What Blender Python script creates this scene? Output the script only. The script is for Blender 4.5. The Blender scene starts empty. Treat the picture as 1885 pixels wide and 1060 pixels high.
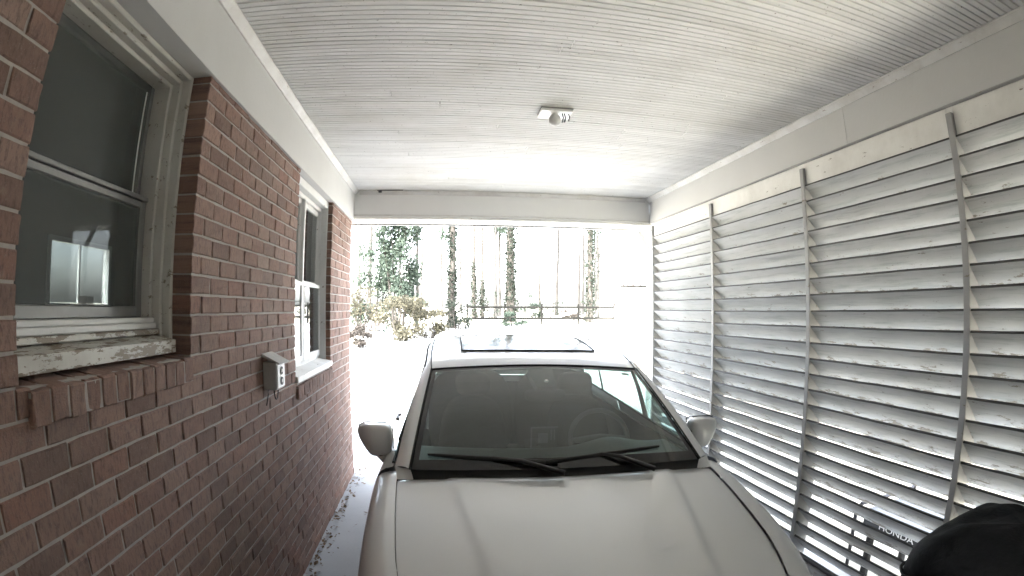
import bpy, math, random
import numpy as np
from mathutils import Vector, Matrix, Euler
random.seed(7)
RNG = np.random.default_rng(11)
R = math.radians
SC = bpy.context.scene
COL = SC.collection

# ------------------------------------------------------------------ camera, world, sun, exposure
HC = 1.748
cam = bpy.data.cameras.new('camera')
camo = bpy.data.objects.new('camera', cam)
COL.objects.link(camo)
YAW, PIT, ROL = 0.134910, 0.0383843, 0.0022183
fw = Vector((math.sin(YAW) * math.cos(PIT), math.cos(YAW) * math.cos(PIT), math.sin(PIT)))
rt = Vector((math.cos(YAW), -math.sin(YAW), 0))
up = rt.cross(fw)
r2 = rt * math.cos(ROL) + up * math.sin(ROL)
u2 = -rt * math.sin(ROL) + up * math.cos(ROL)
m = Matrix((r2, u2, -fw)).transposed().to_4x4()
m.translation = (0, 0, HC)
camo.matrix_world = m
cam.sensor_width = 36.0
cam.sensor_fit = 'HORIZONTAL'
cam.clip_start = 0.02
cam.clip_end = 500
cam.type = 'PANO'                      # the doorbell-type wide lens of the photograph: equidistant, f = 976 px of 1885
K1 = -(1885 / 36.0) / 976.08
for tgt in (cam, getattr(cam, 'cycles', None)):
    try:
        tgt.panorama_type = 'FISHEYE_LENS_POLYNOMIAL'
        tgt.fisheye_fov = math.pi
        tgt.fisheye_polynomial_k0 = 0
        tgt.fisheye_polynomial_k1 = K1
        tgt.fisheye_polynomial_k2 = 0
        tgt.fisheye_polynomial_k3 = 0
        tgt.fisheye_polynomial_k4 = 0
    except Exception:
        pass
SC.camera = camo

SUN_EL, SUN_AZ = R(42), R(215)         # azimuth clockwise from +Y: behind the house, to the left
w = bpy.data.worlds.new('World')
SC.world = w
w.use_nodes = True
nt = w.node_tree
bg = nt.nodes['Background']
sky = nt.nodes.new('ShaderNodeTexSky')
sky.sky_type = 'NISHITA'
sky.sun_disc = False
sky.sun_elevation = SUN_EL
sky.sun_rotation = SUN_AZ
sky.dust_density = 4.0
sky.air_density = 1.0
hs = nt.nodes.new('ShaderNodeHueSaturation')   # thin overcast: the blue mostly gone
hs.inputs['Saturation'].default_value = 0.42
nt.links.new(sky.outputs[0], hs.inputs['Color'])
nt.links.new(hs.outputs[0], bg.inputs[0])
bg.inputs[1].default_value = 0.15
sl = bpy.data.lights.new('sun', 'SUN')
sl.energy = 1.5
sl.angle = R(12)
sl.color = (1, 0.99, 0.98)
so = bpy.data.objects.new('sun', sl)
COL.objects.link(so)
sd = Vector((math.sin(SUN_AZ) * math.cos(SUN_EL), math.cos(SUN_AZ) * math.cos(SUN_EL), math.sin(SUN_EL)))
so.rotation_euler = sd.to_track_quat('Z', 'Y').to_euler()
so.location = (0, 0, 30)
vs = SC.view_settings
vs.view_transform = 'Standard'
vs.look = 'None'
vs.gamma = 1
vs.use_curve_mapping = False
vs.exposure = 4.6
SC.render.engine = 'CYCLES'
SC.cycles.use_denoising = True
SC.cycles.max_bounces = 14
SC.cycles.diffuse_bounces = 8
SC.cycles.glossy_bounces = 6
SC.cycles.transparent_max_bounces = 16
SC.cycles.transmission_bounces = 8
SC.cycles.caustics_reflective = False
SC.cycles.caustics_refractive = False
SC.cycles.sample_clamp_indirect = 12

# ------------------------------------------------------------------ mesh helpers
def new_obj(name, me, mat=None, parent=None, smooth=False, loc=None):
    o = bpy.data.objects.new(name, me)
    COL.objects.link(o)
    if mat is not None:
        me.materials.append(mat)
    if parent is not None:
        o.parent = parent
    if loc is not None:
        o.location = loc
    if smooth:
        me.shade_smooth()
    return o

def mesh(name, V, F):
    me = bpy.data.meshes.new(name)
    me.from_pydata([tuple(v) for v in V], [], F)
    me.update()
    return me

def fast_mesh(name, V, nper):
    """V: (n*nper,3) array, faces of nper consecutive vertices"""
    V = np.asarray(V, np.float32)
    n = len(V) // nper
    me = bpy.data.meshes.new(name)
    me.vertices.add(len(V))
    me.vertices.foreach_set('co', V.ravel())
    me.loops.add(len(V))
    me.loops.foreach_set('vertex_index', np.arange(len(V), dtype=np.int32))
    me.polygons.add(n)
    me.polygons.foreach_set('loop_start', np.arange(0, len(V), nper, dtype=np.int32))
    me.update(calc_edges=True)
    return me

class MB:
    def __init__(s):
        s.V = []
        s.F = []
    def add(s, V, F):
        o = len(s.V)
        s.V += [tuple(v) for v in V]
        s.F += [tuple(i + o for i in f) for f in F]
        return s
    def box(s, x0, x1, y0, y1, z0, z1):
        return s.add([(x0, y0, z0), (x1, y0, z0), (x1, y1, z0), (x0, y1, z0), (x0, y0, z1), (x1, y0, z1), (x1, y1, z1), (x0, y1, z1)],
                     [(0, 3, 2, 1), (4, 5, 6, 7), (0, 1, 5, 4), (1, 2, 6, 5), (2, 3, 7, 6), (3, 0, 4, 7)])
    def bbox(s, x0, x1, y0, y1, z0, z1, b):
        """box with chamfered edges (24 verts)"""
        c = [(x0 + x1) / 2, (y0 + y1) / 2, (z0 + z1) / 2]
        h = [(x1 - x0) / 2, (y1 - y0) / 2, (z1 - z0) / 2]
        b = min(b, *(q * .9 for q in h))
        V = []
        idx = {}
        for sx in (-1, 1):
            for sy in (-1, 1):
                for sz in (-1, 1):
                    sg = (sx, sy, sz)
                    for ax in range(3):
                        p = [c[i] + sg[i] * (h[i] if i == ax else h[i] - b) for i in range(3)]
                        idx[sg, ax] = len(V)
                        V.append(p)
        F = []
        for ax in range(3):
            a, d = (ax + 1) % 3, (ax + 2) % 3
            for sgn in (-1, 1):
                q = []
                for (u, v) in ((-1, -1), (1, -1), (1, 1), (-1, 1)):
                    t = [0, 0, 0]
                    t[ax] = sgn; t[a] = u; t[d] = v
                    q.append(idx[tuple(t), ax])
                F.append(tuple(q if sgn > 0 else q[::-1]))
            for u in (-1, 1):          # edges running along ax
                for v in (-1, 1):
                    q = []
                    for (t0, wh) in ((-1, a), (1, a), (1, d), (-1, d)):
                        t = [0, 0, 0]
                        t[ax] = t0; t[a] = u; t[d] = v
                        q.append(idx[tuple(t), wh])
                    F.append(tuple(q if u * v < 0 else q[::-1]))
        for sx in (-1, 1):
            for sy in (-1, 1):
                for sz in (-1, 1):
                    q = [idx[(sx, sy, sz), k] for k in range(3)]
                    F.append(tuple(q if sx * sy * sz > 0 else q[::-1]))
        return s.add(V, F)
    def tube(s, pts, r, seg=8, caps=True):
        pts = [Vector(p) for p in pts]
        n = len(pts)
        rs = r if isinstance(r, (list, tuple)) else [r] * n
        V = []
        F = []
        ref = Vector((0, 0, 1))
        for i, p in enumerate(pts):
            t = (pts[min(i + 1, n - 1)] - pts[max(i - 1, 0)]).normalized()
            rf = ref if abs(t.dot(ref)) < .95 else Vector((1, 0, 0))
            a = t.cross(rf).normalized()
            b = t.cross(a)
            for k in range(seg):
                an = 2 * math.pi * k / seg
                V.append(p + (a * math.cos(an) + b * math.sin(an)) * rs[i])
        for i in range(n - 1):
            for k in range(seg):
                k2 = (k + 1) % seg
                F.append((i * seg + k, i * seg + k2, (i + 1) * seg + k2, (i + 1) * seg + k))
        if caps:
            F.append(tuple(range(seg)))
            F.append(tuple(range((n - 1) * seg, n * seg))[::-1])
        return s.add(V, F)
    def prism(s, prof, axis, a0, a1):
        """prof: closed list of 2-D points; extruded along axis ('x': prof=(y,z); 'y': prof=(x,z))"""
        n = len(prof)
        def P(q, a):
            return (a, q[0], q[1]) if axis == 'x' else ((q[0], a, q[1]) if axis == 'y' else (q[0], q[1], a))
        V = [P(q, a0) for q in prof] + [P(q, a1) for q in prof]
        F = [(i, (i + 1) % n, n + (i + 1) % n, n + i) for i in range(n)]
        F += [tuple(range(n))[::-1], tuple(range(n, 2 * n))]
        return s.add(V, F)
    def build(s, name, mat, parent=None, smooth=False):
        me = mesh(name, s.V, s.F)
        return new_obj(name, me, mat, parent, smooth)

def fix_normals(me):
    import bmesh
    bm = bmesh.new()
    bm.from_mesh(me)
    bmesh.ops.recalc_face_normals(bm, faces=bm.faces)
    bm.to_mesh(me)
    bm.free()

def grid_mesh(name, fn, nu, nv, mat, parent=None, smooth=True, thick=0.0, mirror=False):
    """surface fn(u,v) u,v in 0..1 with UVs; thick>0 makes a solid shell"""
    V = [fn(i / nu, j / nv) for j in range(nv + 1) for i in range(nu + 1)]
    if mirror:
        V = [(-x, y, z) for x, y, z in V]
    W = nu + 1
    F = []
    for j in range(nv):
        for i in range(nu):
            q = (j * W + i, j * W + i + 1, (j + 1) * W + i + 1, (j + 1) * W + i)
            F.append(q[::-1] if mirror else q)
    me = mesh(name, V, F)
    uv = me.uv_layers.new(name='UVMap')
    for p in me.polygons:
        for li in p.loop_indices:
            vi = me.loops[li].vertex_index
            uv.data[li].uv = ((vi % W) / nu, (vi // W) / nv)
    o = new_obj(name, me, mat, parent, smooth)
    if thick:
        md = o.modifiers.new('thickness', 'SOLIDIFY')
        md.thickness = thick
        md.offset = -1
    return o

def tag(o, label=None, cat=None, group=None, kind=None):
    if label: o['label'] = label
    if cat: o['category'] = cat
    if group: o['group'] = group
    if kind: o['kind'] = kind
    return o

def thing(name, label, cat, loc=(0, 0, 0), group=None):
    o = bpy.data.objects.new(name, None)
    COL.objects.link(o)
    o.location = loc
    o.empty_display_size = .1
    return tag(o, label, cat, group)

def copy_to(src, parent, loc=None, rot=None, scale=None):
    c = src.copy()
    COL.objects.link(c)
    c.parent = parent
    if loc is not None: c.location = loc
    if rot is not None: c.rotation_euler = rot
    if scale is not None: c.scale = scale
    return c

def interp(xs, ys, x):
    return float(np.interp(x, xs, ys))

def smooth_interp(xs, ys, x):
    """Catmull-Rom through (xs, ys)"""
    n = len(xs)
    if x <= xs[0]: return ys[0]
    if x >= xs[-1]: return ys[-1]
    i = int(np.searchsorted(xs, x) - 1)
    i = max(0, min(n - 2, i))
    h = xs[i + 1] - xs[i]
    t = (x - xs[i]) / h
    def d(k):
        if k == 0: return (ys[1] - ys[0]) / (xs[1] - xs[0])
        if k == n - 1: return (ys[-1] - ys[-2]) / (xs[-1] - xs[-2])
        return (ys[k + 1] - ys[k - 1]) / (xs[k + 1] - xs[k - 1])
    m0, m1 = d(i) * h, d(i + 1) * h
    t2, t3 = t * t, t * t * t
    return (2 * t3 - 3 * t2 + 1) * ys[i] + (t3 - 2 * t2 + t) * m0 + (-2 * t3 + 3 * t2) * ys[i + 1] + (t3 - t2) * m1

# ------------------------------------------------------------------ material helpers
class N:
    def __init__(s, name):
        s.m = bpy.data.materials.new(name)
        s.m.use_nodes = True
        s.t = s.m.node_tree
        s.b = s.t.nodes['Principled BSDF']
        s.out = s.t.nodes['Material Output']
    def n(s, typ, **kw):
        x = s.t.nodes.new(typ)
        for k, v in kw.items():
            setattr(x, k, v)
        return x
    def l(s, a, b):
        s.t.links.new(a, b)
    def coord(s, kind='pos'):
        if kind == 'pos':
            return s.n('ShaderNodeNewGeometry').outputs['Position']
        return s.n('ShaderNodeTexCoord').outputs[kind]
    def scaled(s, vec, sc):
        mp = s.n('ShaderNodeMapping')
        mp.inputs['Scale'].default_value = sc
        s.l(vec, mp.inputs['Vector'])
        return mp.outputs[0]
    def noise(s, vec, scale, detail=4, rough=.6):
        x = s.n('ShaderNodeTexNoise')
        x.inputs['Scale'].default_value = scale
        x.inputs['Detail'].default_value = detail
        x.inputs['Roughness'].default_value = rough
        s.l(vec, x.inputs['Vector'])
        return x.outputs['Fac']
    def ramp(s, fac, stops):
        x = s.n('ShaderNodeValToRGB')
        cr = x.color_ramp
        while len(cr.elements) < len(stops):
            cr.elements.new(.5)
        for e, (p, c) in zip(cr.elements, stops):
            e.position = p
            e.color = (*c, 1) if len(c) == 3 else c
        s.l(fac, x.inputs[0])
        return x.outputs[0]
    def fr(s, fac, a, b):
        x = s.n('ShaderNodeMapRange')
        x.inputs['From Min'].default_value = a
        x.inputs['From Max'].default_value = b
        s.l(fac, x.inputs['Value'])
        return x.outputs[0]
    def mix(s, f, a, b, mode='MIX'):
        x = s.n('ShaderNodeMix', data_type='RGBA', blend_type=mode)
        for sock, v in ((x.inputs[0], f), (x.inputs[6], a), (x.inputs[7], b)):
            if isinstance(v, (int, float)): sock.default_value = v
            elif isinstance(v, tuple): sock.default_value = (*v, 1)
            else: s.l(v, sock)
        return x.outputs[2]
    def math(s, op, a, b=None):
        x = s.n('ShaderNodeMath', operation=op)
        for sock, v in zip(x.inputs, (a, b)):
            if v is None: continue
            if isinstance(v, (int, float)): sock.default_value = v
            else: s.l(v, sock)
        return x.outputs[0]
    def bump(s, h, strength=.3, dist=.005):
        x = s.n('ShaderNodeBump')
        x.inputs['Strength'].default_value = strength
        x.inputs['Distance'].default_value = dist
        s.l(h, x.inputs['Height'])
        s.l(x.outputs[0], s.b.inputs['Normal'])
    def base(s, c):
        if isinstance(c, tuple): s.b.inputs['Base Color'].default_value = (*c, 1)
        else: s.l(c, s.b.inputs['Base Color'])
        return s
    def set(s, **kw):
        for k, v in kw.items():
            s.b.inputs[k.replace('_', ' ')].default_value = v
        return s

def plain(name, c, rough=.5, metal=0.0, var=.12, scale=30):
    q = N(name)
    f = q.noise(q.coord('Object'), scale, 3)
    lo = tuple(v * (1 - var) for v in c)
    hi = tuple(min(1, v * (1 + var)) for v in c)
    q.base(q.mix(f, lo, hi)).set(Roughness=rough, Metallic=metal)
    return q.m

# --- brick
def brick_mat(name, island):
    q = N(name)
    p = q.coord()
    if island:
        rnd = q.n('ShaderNodeNewGeometry').outputs['Random Per Island']
    else:
        rnd = q.n('ShaderNodeObjectInfo').outputs['Random']
    base = q.ramp(rnd, [(0, (.172, .104, .080)), (.25, (.238, .138, .105)), (.5, (.262, .165, .130)), (.72, (.198, .124, .098)), (.88, (.252, .134, .098)), (1, (.290, .198, .160))])
    rugged = q.noise(q.scaled(p, (1, 85, 26)), 1.0, 7, .8)     # vertical drag marks of a rug face brick
    blot = q.noise(p, 17, 6, .7)
    stain = q.noise(q.scaled(p, (1, 1.3, .9)), 1.0, 6, .7)
    c = q.mix(q.math('MULTIPLY', q.fr(rugged, .49, .66), .8), base, (.070, .042, .034))
    c = q.mix(q.math('MULTIPLY', q.fr(blot, .56, .80), .45), c, (.30, .235, .19))
    fine = q.noise(p, 240, 2, .5)
    c = q.mix(q.math('MULTIPLY', q.fr(fine, .60, .74), .5), c, (.30, .25, .21))
    c = q.mix(q.math('MULTIPLY', q.fr(stain, .50, .72), .35), c, (.105, .085, .068))
    q.base(c).set(Roughness=.9)
    h = q.math('ADD', q.math('MULTIPLY', rugged, .8), q.math('MULTIPLY', fine, .35))
    q.bump(h, .9, .006)
    return q.m
M_BRICK = brick_mat('rug_brick', False)
M_BRICK_I = brick_mat('rug_brick_far', True)

def mortar_mat():
    q = N('mortar')
    p = q.coord()
    f = q.noise(p, 60, 5, .65)
    q.base(q.mix(f, (.32, .285, .26), (.46, .42, .385))).set(Roughness=.95)
    q.bump(f, .5, .004)
    return q.m
M_MORTAR = mortar_mat()

def paint_mat(name, c, dirt=(.30, .27, .22), damt=.35, peel=0.0, under=(.22, .19, .15), rough=.55, dscale=2.2):
    q = N(name)
    p = q.coord()
    big = q.noise(p, dscale, 5, .65)
    fin = q.noise(p, 38, 5, .7)
    col = q.mix(q.math('MULTIPLY', q.fr(big, .42, .78), damt), c, dirt)
    spk = q.noise(p, 130, 2, .5)
    col = q.mix(q.math('MULTIPLY', q.fr(spk, .70, .78), damt), col, tuple(v * .5 for v in dirt))
    h = fin
    if peel > 0:
        pn = q.noise(q.scaled(p, (30, 9, 30)), 1.0, 6, .72)
        mk = q.fr(pn, .66 - .16 * peel, .69 - .16 * peel)
        col = q.mix(mk, col, under)
        h = q.math('SUBTRACT', q.math('MULTIPLY', fin, .3), mk)
    q.base(col).set(Roughness=rough)
    q.bump(h, .35, .003)
    return q.m
M_FRIEZE = paint_mat('frieze_paint', (.54, .538, .53), damt=.3, dirt=(.38, .37, .35), dscale=1.1)
M_FRIEZE_LIFTED = paint_mat('frieze_paint_lifted', (.70, .70, .69), damt=.25, dirt=(.50, .49, .47), dscale=1.3)  # frieze paint made lighter: brightness of the shaded far beam put into colour
M_TRIM = paint_mat('trim_paint', (.58, .575, .56), damt=.5, peel=.08, dscale=5)
M_WINDOW = paint_mat('window_paint', (.52, .51, .475), damt=.4, peel=.36, dscale=4)
M_WINDOW_OK = paint_mat('window_paint_sound', (.66, .66, .65), damt=.2, peel=.1, dscale=4)
M_SILL = paint_mat('sill_paint_flaking', (.55, .54, .50), damt=.5, peel=1.0, dscale=6, under=(.20, .16, .12))
M_POST = paint_mat('post_paint', (.34, .34, .34), damt=.4, peel=.2, dscale=4)
M_TOPB = paint_mat('top_board_paint', (.80, .79, .76), damt=.3, peel=.08, dscale=4)

def board_mat():
    q = N('beadboard_paint')
    p = q.coord()
    rnd = q.n('ShaderNodeObjectInfo').outputs['Random']
    big = q.noise(p, 1.3, 5, .6)
    st = q.noise(q.scaled(p, (2.2, 30, 30)), 1.0, 4, .65)
    c = q.mix(rnd, (.60, .60, .59), (.68, .68, .67))
    c = q.mix(q.math('MULTIPLY', q.fr(big, .46, .74), .55), c, (.44, .42, .37))
    c = q.mix(q.math('MULTIPLY', q.fr(st, .55, .76), .5), c, (.33, .35, .33))
    spk = q.noise(p, 75, 3, .5)
    c = q.mix(q.math('MULTIPLY', q.fr(spk, .68, .73), .8), c, (.16, .145, .12))
    q.base(c).set(Roughness=.68, Specular_IOR_Level=.4)
    q.bump(st, .25, .002)
    return q.m
M_BOARD = board_mat()

def slat_mat():
    """weathered louver paint: flaking along the lower edge of each slat (object z runs down the slat)"""
    q = N('louver_paint')
    oc = q.coord('Object')
    p = q.coord()
    sx = q.n('ShaderNodeSeparateXYZ')
    q.l(oc, sx.inputs[0])
    rnd = q.n('ShaderNodeObjectInfo').outputs['Random']
    c = q.mix(rnd, (.40, .41, .42), (.50, .505, .51))
    big = q.noise(p, 3.0, 5, .6)
    c = q.mix(q.math('MULTIPLY', q.fr(big, .45, .8), .45), c, (.34, .34, .325))
    st = q.noise(q.scaled(p, (1, 3.0, 60)), 1.0, 5, .7)
    c = q.mix(q.math('MULTIPLY', q.fr(st, .50, .72), .75), c, (.24, .27, .265))
    pn = q.noise(q.scaled(p, (22, 7, 22)), 1.0, 6, .75)
    low = q.fr(sx.outputs['Z'], -.075, -.173)              # 1 at the lower edge
    th = q.math('SUBTRACT', pn, q.math('MULTIPLY', low, -.16))
    mk = q.fr(th, .645, .665)
    c = q.mix(mk, c, (.20, .18, .155))
    # dark band painted along the up-facing inner edge of every slat
    edge_dark = q.math('MULTIPLY', q.fr(sx.outputs['Z'], -.0070, -.0035), q.fr(pn, -.1, .3))
    c = q.mix(edge_dark, c, (.045, .042, .040))
    spk = q.fr(q.noise(p, 90, 2, .5), .70, .75)
    c = q.mix(q.math('MULTIPLY', spk, .6), c, (.2, .19, .17))
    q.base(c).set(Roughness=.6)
    q.bump(q.math('SUBTRACT', q.math('MULTIPLY', st, .4), mk), .6, .004)
    return q.m
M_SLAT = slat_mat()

def concrete_mat(name, a, b, sc=1.5):
    q = N(name)
    p = q.coord()
    f = q.noise(p, sc, 6, .65)
    g = q.noise(p, 55, 3, .6)
    c = q.mix(f, a, b)
    c = q.mix(q.math('MULTIPLY', q.fr(g, .6, .8), .5), c, tuple(v * .55 for v in a))
    q.base(c).set(Roughness=.85)
    q.bump(g, .3, .004)
    return q.m
M_SLAB = concrete_mat('carport_concrete', (.33, .34, .35), (.47, .48, .48))
M_DRIVE = concrete_mat('driveway_concrete', (.34, .34, .335), (.46, .455, .44), .8)
M_LAWN = concrete_mat('dormant_lawn', (.38, .36, .28), (.52, .49, .40), .5)

def glass_mat(name, tint, rough=.0, mixf=None, spec=1.5):
    q = N(name)
    q.t.nodes.remove(q.b)
    tr = q.n('ShaderNodeBsdfTransparent')
    tr.inputs[0].default_value = (*tint, 1)
    gl = q.n('ShaderNodeBsdfGlossy')
    gl.inputs['Roughness'].default_value = rough
    gl.inputs['Color'].default_value = (1, 1, 1, 1)
    fz = q.n('ShaderNodeFresnel')
    bf = q.n('ShaderNodeNewGeometry').outputs['Backfacing']     # a single thin sheet: same reflectance from both sides
    q.l(q.math('ADD', q.math('MULTIPLY', bf, 1 / spec - spec), spec), fz.inputs['IOR'])
    mx = q.n('ShaderNodeMixShader')
    q.l(fz.outputs[0], mx.inputs[0])
    q.l(tr.outputs[0], mx.inputs[1])
    q.l(gl.outputs[0], mx.inputs[2])
    q.l(mx.outputs[0], q.out.inputs[0])
    return q, mx
M_PANE = glass_mat('window_glass', (.75, .78, .78), spec=1.5)[0].m
M_CARGLASS = glass_mat('tinted_car_glass', (.62, .70, .68), spec=1.5)[0].m
M_PRIVACY = glass_mat('privacy_car_glass', (.010, .012, .011), spec=1.5)[0].m

def windshield_mat():
    q, mx = glass_mat('windshield_glass', (.32, .42, .39), spec=1.6)
    uv = q.n('ShaderNodeTexCoord').outputs['UV']
    sx = q.n('ShaderNodeSeparateXYZ')
    q.l(uv, sx.inputs[0])
    def edge(s, wd):
        a = q.math('LESS_THAN', s, wd)
        b = q.math('GREATER_THAN', s, 1 - wd)
        return q.math('MAXIMUM', a, b)
    e = q.math('MAXIMUM', edge(sx.outputs[0], .022), q.math('MAXIMUM', q.math('LESS_THAN', sx.outputs[1], .075), q.math('GREATER_THAN', sx.outputs[1], .965)))
    blk = q.n('ShaderNodeBsdfPrincipled')
    blk.inputs['Base Color'].default_value = (.012, .012, .013, 1)
    blk.inputs['Roughness'].default_value = .08
    refl_haze = q.n('ShaderNodeBsdfDiffuse')          # painted haze, stands in for the ceiling's reflection in the glass
    refl_haze.inputs[0].default_value = (.40, .47, .45, 1)
    m0 = q.n('ShaderNodeMixShader')
    m0.inputs[0].default_value = .13
    q.l(mx.outputs[0], m0.inputs[1])
    q.l(refl_haze.outputs[0], m0.inputs[2])
    m2 = q.n('ShaderNodeMixShader')
    q.l(e, m2.inputs[0])
    q.l(m0.outputs[0], m2.inputs[1])
    q.l(blk.outputs[0], m2.inputs[2])
    q.l(m2.outputs[0], q.out.inputs[0])
    return q.m
M_WS = windshield_mat()

def screen_mat():
    q = N('screen_and_dimmer')
    q.t.nodes.remove(q.b)
    tr = q.n('ShaderNodeBsdfTransparent')
    df = q.n('ShaderNodeBsdfDiffuse')
    df.inputs[0].default_value = (.125, .135, .13, 1)
    mx = q.n('ShaderNodeMixShader')
    mx.inputs[0].default_value = .62
    q.l(tr.outputs[0], mx.inputs[1])
    q.l(df.outputs[0], mx.inputs[2])
    q.l(mx.outputs[0], q.out.inputs[0])
    return q.m
M_SCREEN = screen_mat()

def paint_car():
    q = N('champagne_car_paint')
    p = q.coord('Object')
    fl = q.noise(p, 900, 2, .5)
    dust = q.noise(p, 5, 5, .65)
    c = q.mix(fl, (.60, .605, .61), (.66, .665, .67))
    q.base(c).set(Metallic=.18, Roughness=.34, Coat_Weight=1.0, Coat_Roughness=.02)
    rr = q.fr(dust, .3, .8)
    q.l(q.math('ADD', q.math('MULTIPLY', rr, .035), .008), q.b.inputs['Coat Roughness'])
    return q.m
M_CAR = paint_car()
M_BLACK = plain('black_plastic', (.018, .018, .019), .45)
M_GLOSSBLACK = plain('gloss_black_trim', (.010, .010, .011), .12)
M_RUBBER = plain('rubber', (.016, .016, .016), .8)
M_ALLOY = plain('alloy_wheel', (.45, .45, .46), .3, .9)
M_CABIN = plain('cabin_trim', (.018, .020, .020), .7)
M_DASH = plain('dash_vinyl', (.040, .050, .048), .45)
M_SEAT = plain('seat_cloth', (.012, .012, .013), .95)
M_CHROME = plain('bright_trim', (.75, .75, .76), .15, 1.0)
M_LAMP = plain('lamp_lens', (.55, .56, .58), .08, .3)
M_REDLENS = plain('tail_lamp_lens', (.35, .02, .02), .1)
M_WHITE = plain('white_enamel', (.80, .80, .78), .35)
M_GREYMETAL = plain('weathered_aluminium', (.40, .39, .36), .5, .35, .25)
M_DARKMETAL = plain('dark_metal', (.05, .05, .055), .5, .4)
M_SASH = plain('grey_aluminium_sash', (.20, .20, .195), .5, .3)
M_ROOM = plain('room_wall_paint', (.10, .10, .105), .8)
M_CARD = plain('pale_card', (.55, .50, .42), .8)
M_COVER = None

def vinyl_cover():
    q = N('black_vinyl_cover')
    p = q.coord()
    f = q.noise(p, 9, 4, .6)
    g = q.noise(p, 180, 2, .5)
    q.base(q.mix(f, (.003, .0035, .004), (.006, .007, .008))).set(Roughness=.75, Specular_IOR_Level=.25)
    q.bump(q.math('ADD', f, q.math('MULTIPLY', g, .1)), .5, .02)
    return q.m
M_COVER = vinyl_cover()

def bark_mat(name, a, b):
    q = N(name)
    p = q.coord()
    f = q.noise(q.scaled(p, (9, 9, 1.6)), 1.0, 6, .7)
    q.base(q.mix(q.fr(f, .3, .7), a, b)).set(Roughness=.95, Specular_IOR_Level=.1)
    q.bump(f, .9, .05)
    return q.m
M_BARK = bark_mat('pine_bark', (.018, .016, .014), (.075, .069, .062))
M_BARKP = bark_mat('pale_bark', (.022, .021, .020), (.075, .072, .068))

def leaf_mat(name, a, b, trans=.35):
    q = N(name)
    rnd = q.n('ShaderNodeNewGeometry').outputs['Random Per Island']
    c = q.mix(rnd, a, b)
    q.base(c).set(Roughness=.7, Specular_IOR_Level=.15)
    tl = q.n('ShaderNodeBsdfTranslucent')
    q.l(c, tl.inputs[0])
    mx = q.n('ShaderNodeMixShader')
    mx.inputs[0].default_value = trans
    q.l(q.b.outputs[0], mx.inputs[1])
    q.l(tl.outputs[0], mx.inputs[2])
    q.l(mx.outputs[0], q.out.inputs[0])
    return q.m
M_EVER = leaf_mat('evergreen_leaf', (.018, .027, .021), (.050, .066, .050))
M_IVY = leaf_mat('ivy_leaf', (.012, .017, .013), (.034, .042, .032))
M_YEL = leaf_mat('autumn_leaf', (.030, .029, .021), (.085, .080, .056))
M_RED = leaf_mat('dark_red_leaf', (.024, .021, .019), (.062, .055, .048))
M_DEAD = leaf_mat('dry_leaf', (.10, .065, .035), (.26, .19, .12), .1)
M_SIDING = plain('white_siding', (.72, .72, .70), .6)
M_SHINGLE = plain('roof_shingle', (.18, .17, .16), .9)
M_RAIL = plain('weathered_rail', (.010, .010, .009), .95)
M_RAIL.node_tree.nodes['Principled BSDF'].inputs['Specular IOR Level'].default_value = .05

# ------------------------------------------------------------------ dimensions
XL, XR = -.93, 2.283          # brick face, louver inner face
YB = 5.45                     # beam
ZC = 2.966                    # ceiling
ZF = 2.634                    # underside of the left frieze
YBACK = -.75

# ------------------------------------------------------------------ ground
def ground_z(y):
    return interp([-60, 7, 34, 48, 90, 300], [-.03, -.03, .72, 1.05, 1.4, 2.0], y)
ys = [-60, -20, 0, 7, 12, 18, 24, 30, 34, 40, 48, 60, 90, 150, 300]
xs = [-200, -60, -25, -8, 0, 8, 25, 60, 200]
V = [(x, y, ground_z(y)) for y in ys for x in xs]
W_ = len(xs)
F = [(j * W_ + i, j * W_ + i + 1, (j + 1) * W_ + i + 1, (j + 1) * W_ + i) for j in range(len(ys) - 1) for i in range(W_ - 1)]
tag(new_obj('ground', mesh('ground', V, F), M_LAWN), kind='structure')
dv = []
dys = [5.75, 7, 12, 18, 24, 30, 34]
for y in dys:
    wl, wr = (-2.2 - max(0, (y - 12)) * .12, 4.2 + max(0, y - 10) * .30)
    dv += [(wl, y, ground_z(y) + .012), (wr, y, ground_z(y) + .012)]
tag(new_obj('driveway', mesh('driveway', dv, [(2 * i, 2 * i + 1, 2 * i + 3, 2 * i + 2) for i in range(len(dys) - 1)]), M_DRIVE), kind='structure')
tag(MB().box(XL - .1, XR + .25, YBACK, 5.745, -.12, 0).build('floor', M_SLAB), kind='structure')

# ------------------------------------------------------------------ brick house
house = thing('brick_house', 'red brick house side wall with two white framed windows and pale frieze along the carport', 'house', (XL, 2.5, 0))
def rel(o):
    """keep world placement under the house empty"""
    o.location = Vector(o.location) - Vector(house.location)
    return o
W1 = (.905, 1.83, 1.563, ZF)      # window openings y0,y1,z0,z1
W2 = (3.31, 4.42, 1.265, ZF)
C0 = .0745                        # course
ZJ = 1.563 - 21 * C0              # joint heights ZJ + n*C0
mb = MB()
XM0, XM1 = -1.06, XL - .006
yend = 5.415
def mort(y0, y1, z0, z1):
    mb.box(XM0, XM1, y0, y1, z0, z1)
g = .006
mort(YBACK, W1[0] - g, 0, ZF)
mort(W1[0] - g, W1[1] + g, 0, W1[2] - .005)
mort(W1[1] + g, W2[0] - g, 0, ZF)
mort(W2[0] - g, W2[1] + g, 0, W2[2] - .005)
mort(W2[1] + g, yend - g, 0, ZF)
wall = mb.build('wall', M_MORTAR, house)
rel(wall)
WOFF = Vector((0, 0, 0))

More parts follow.
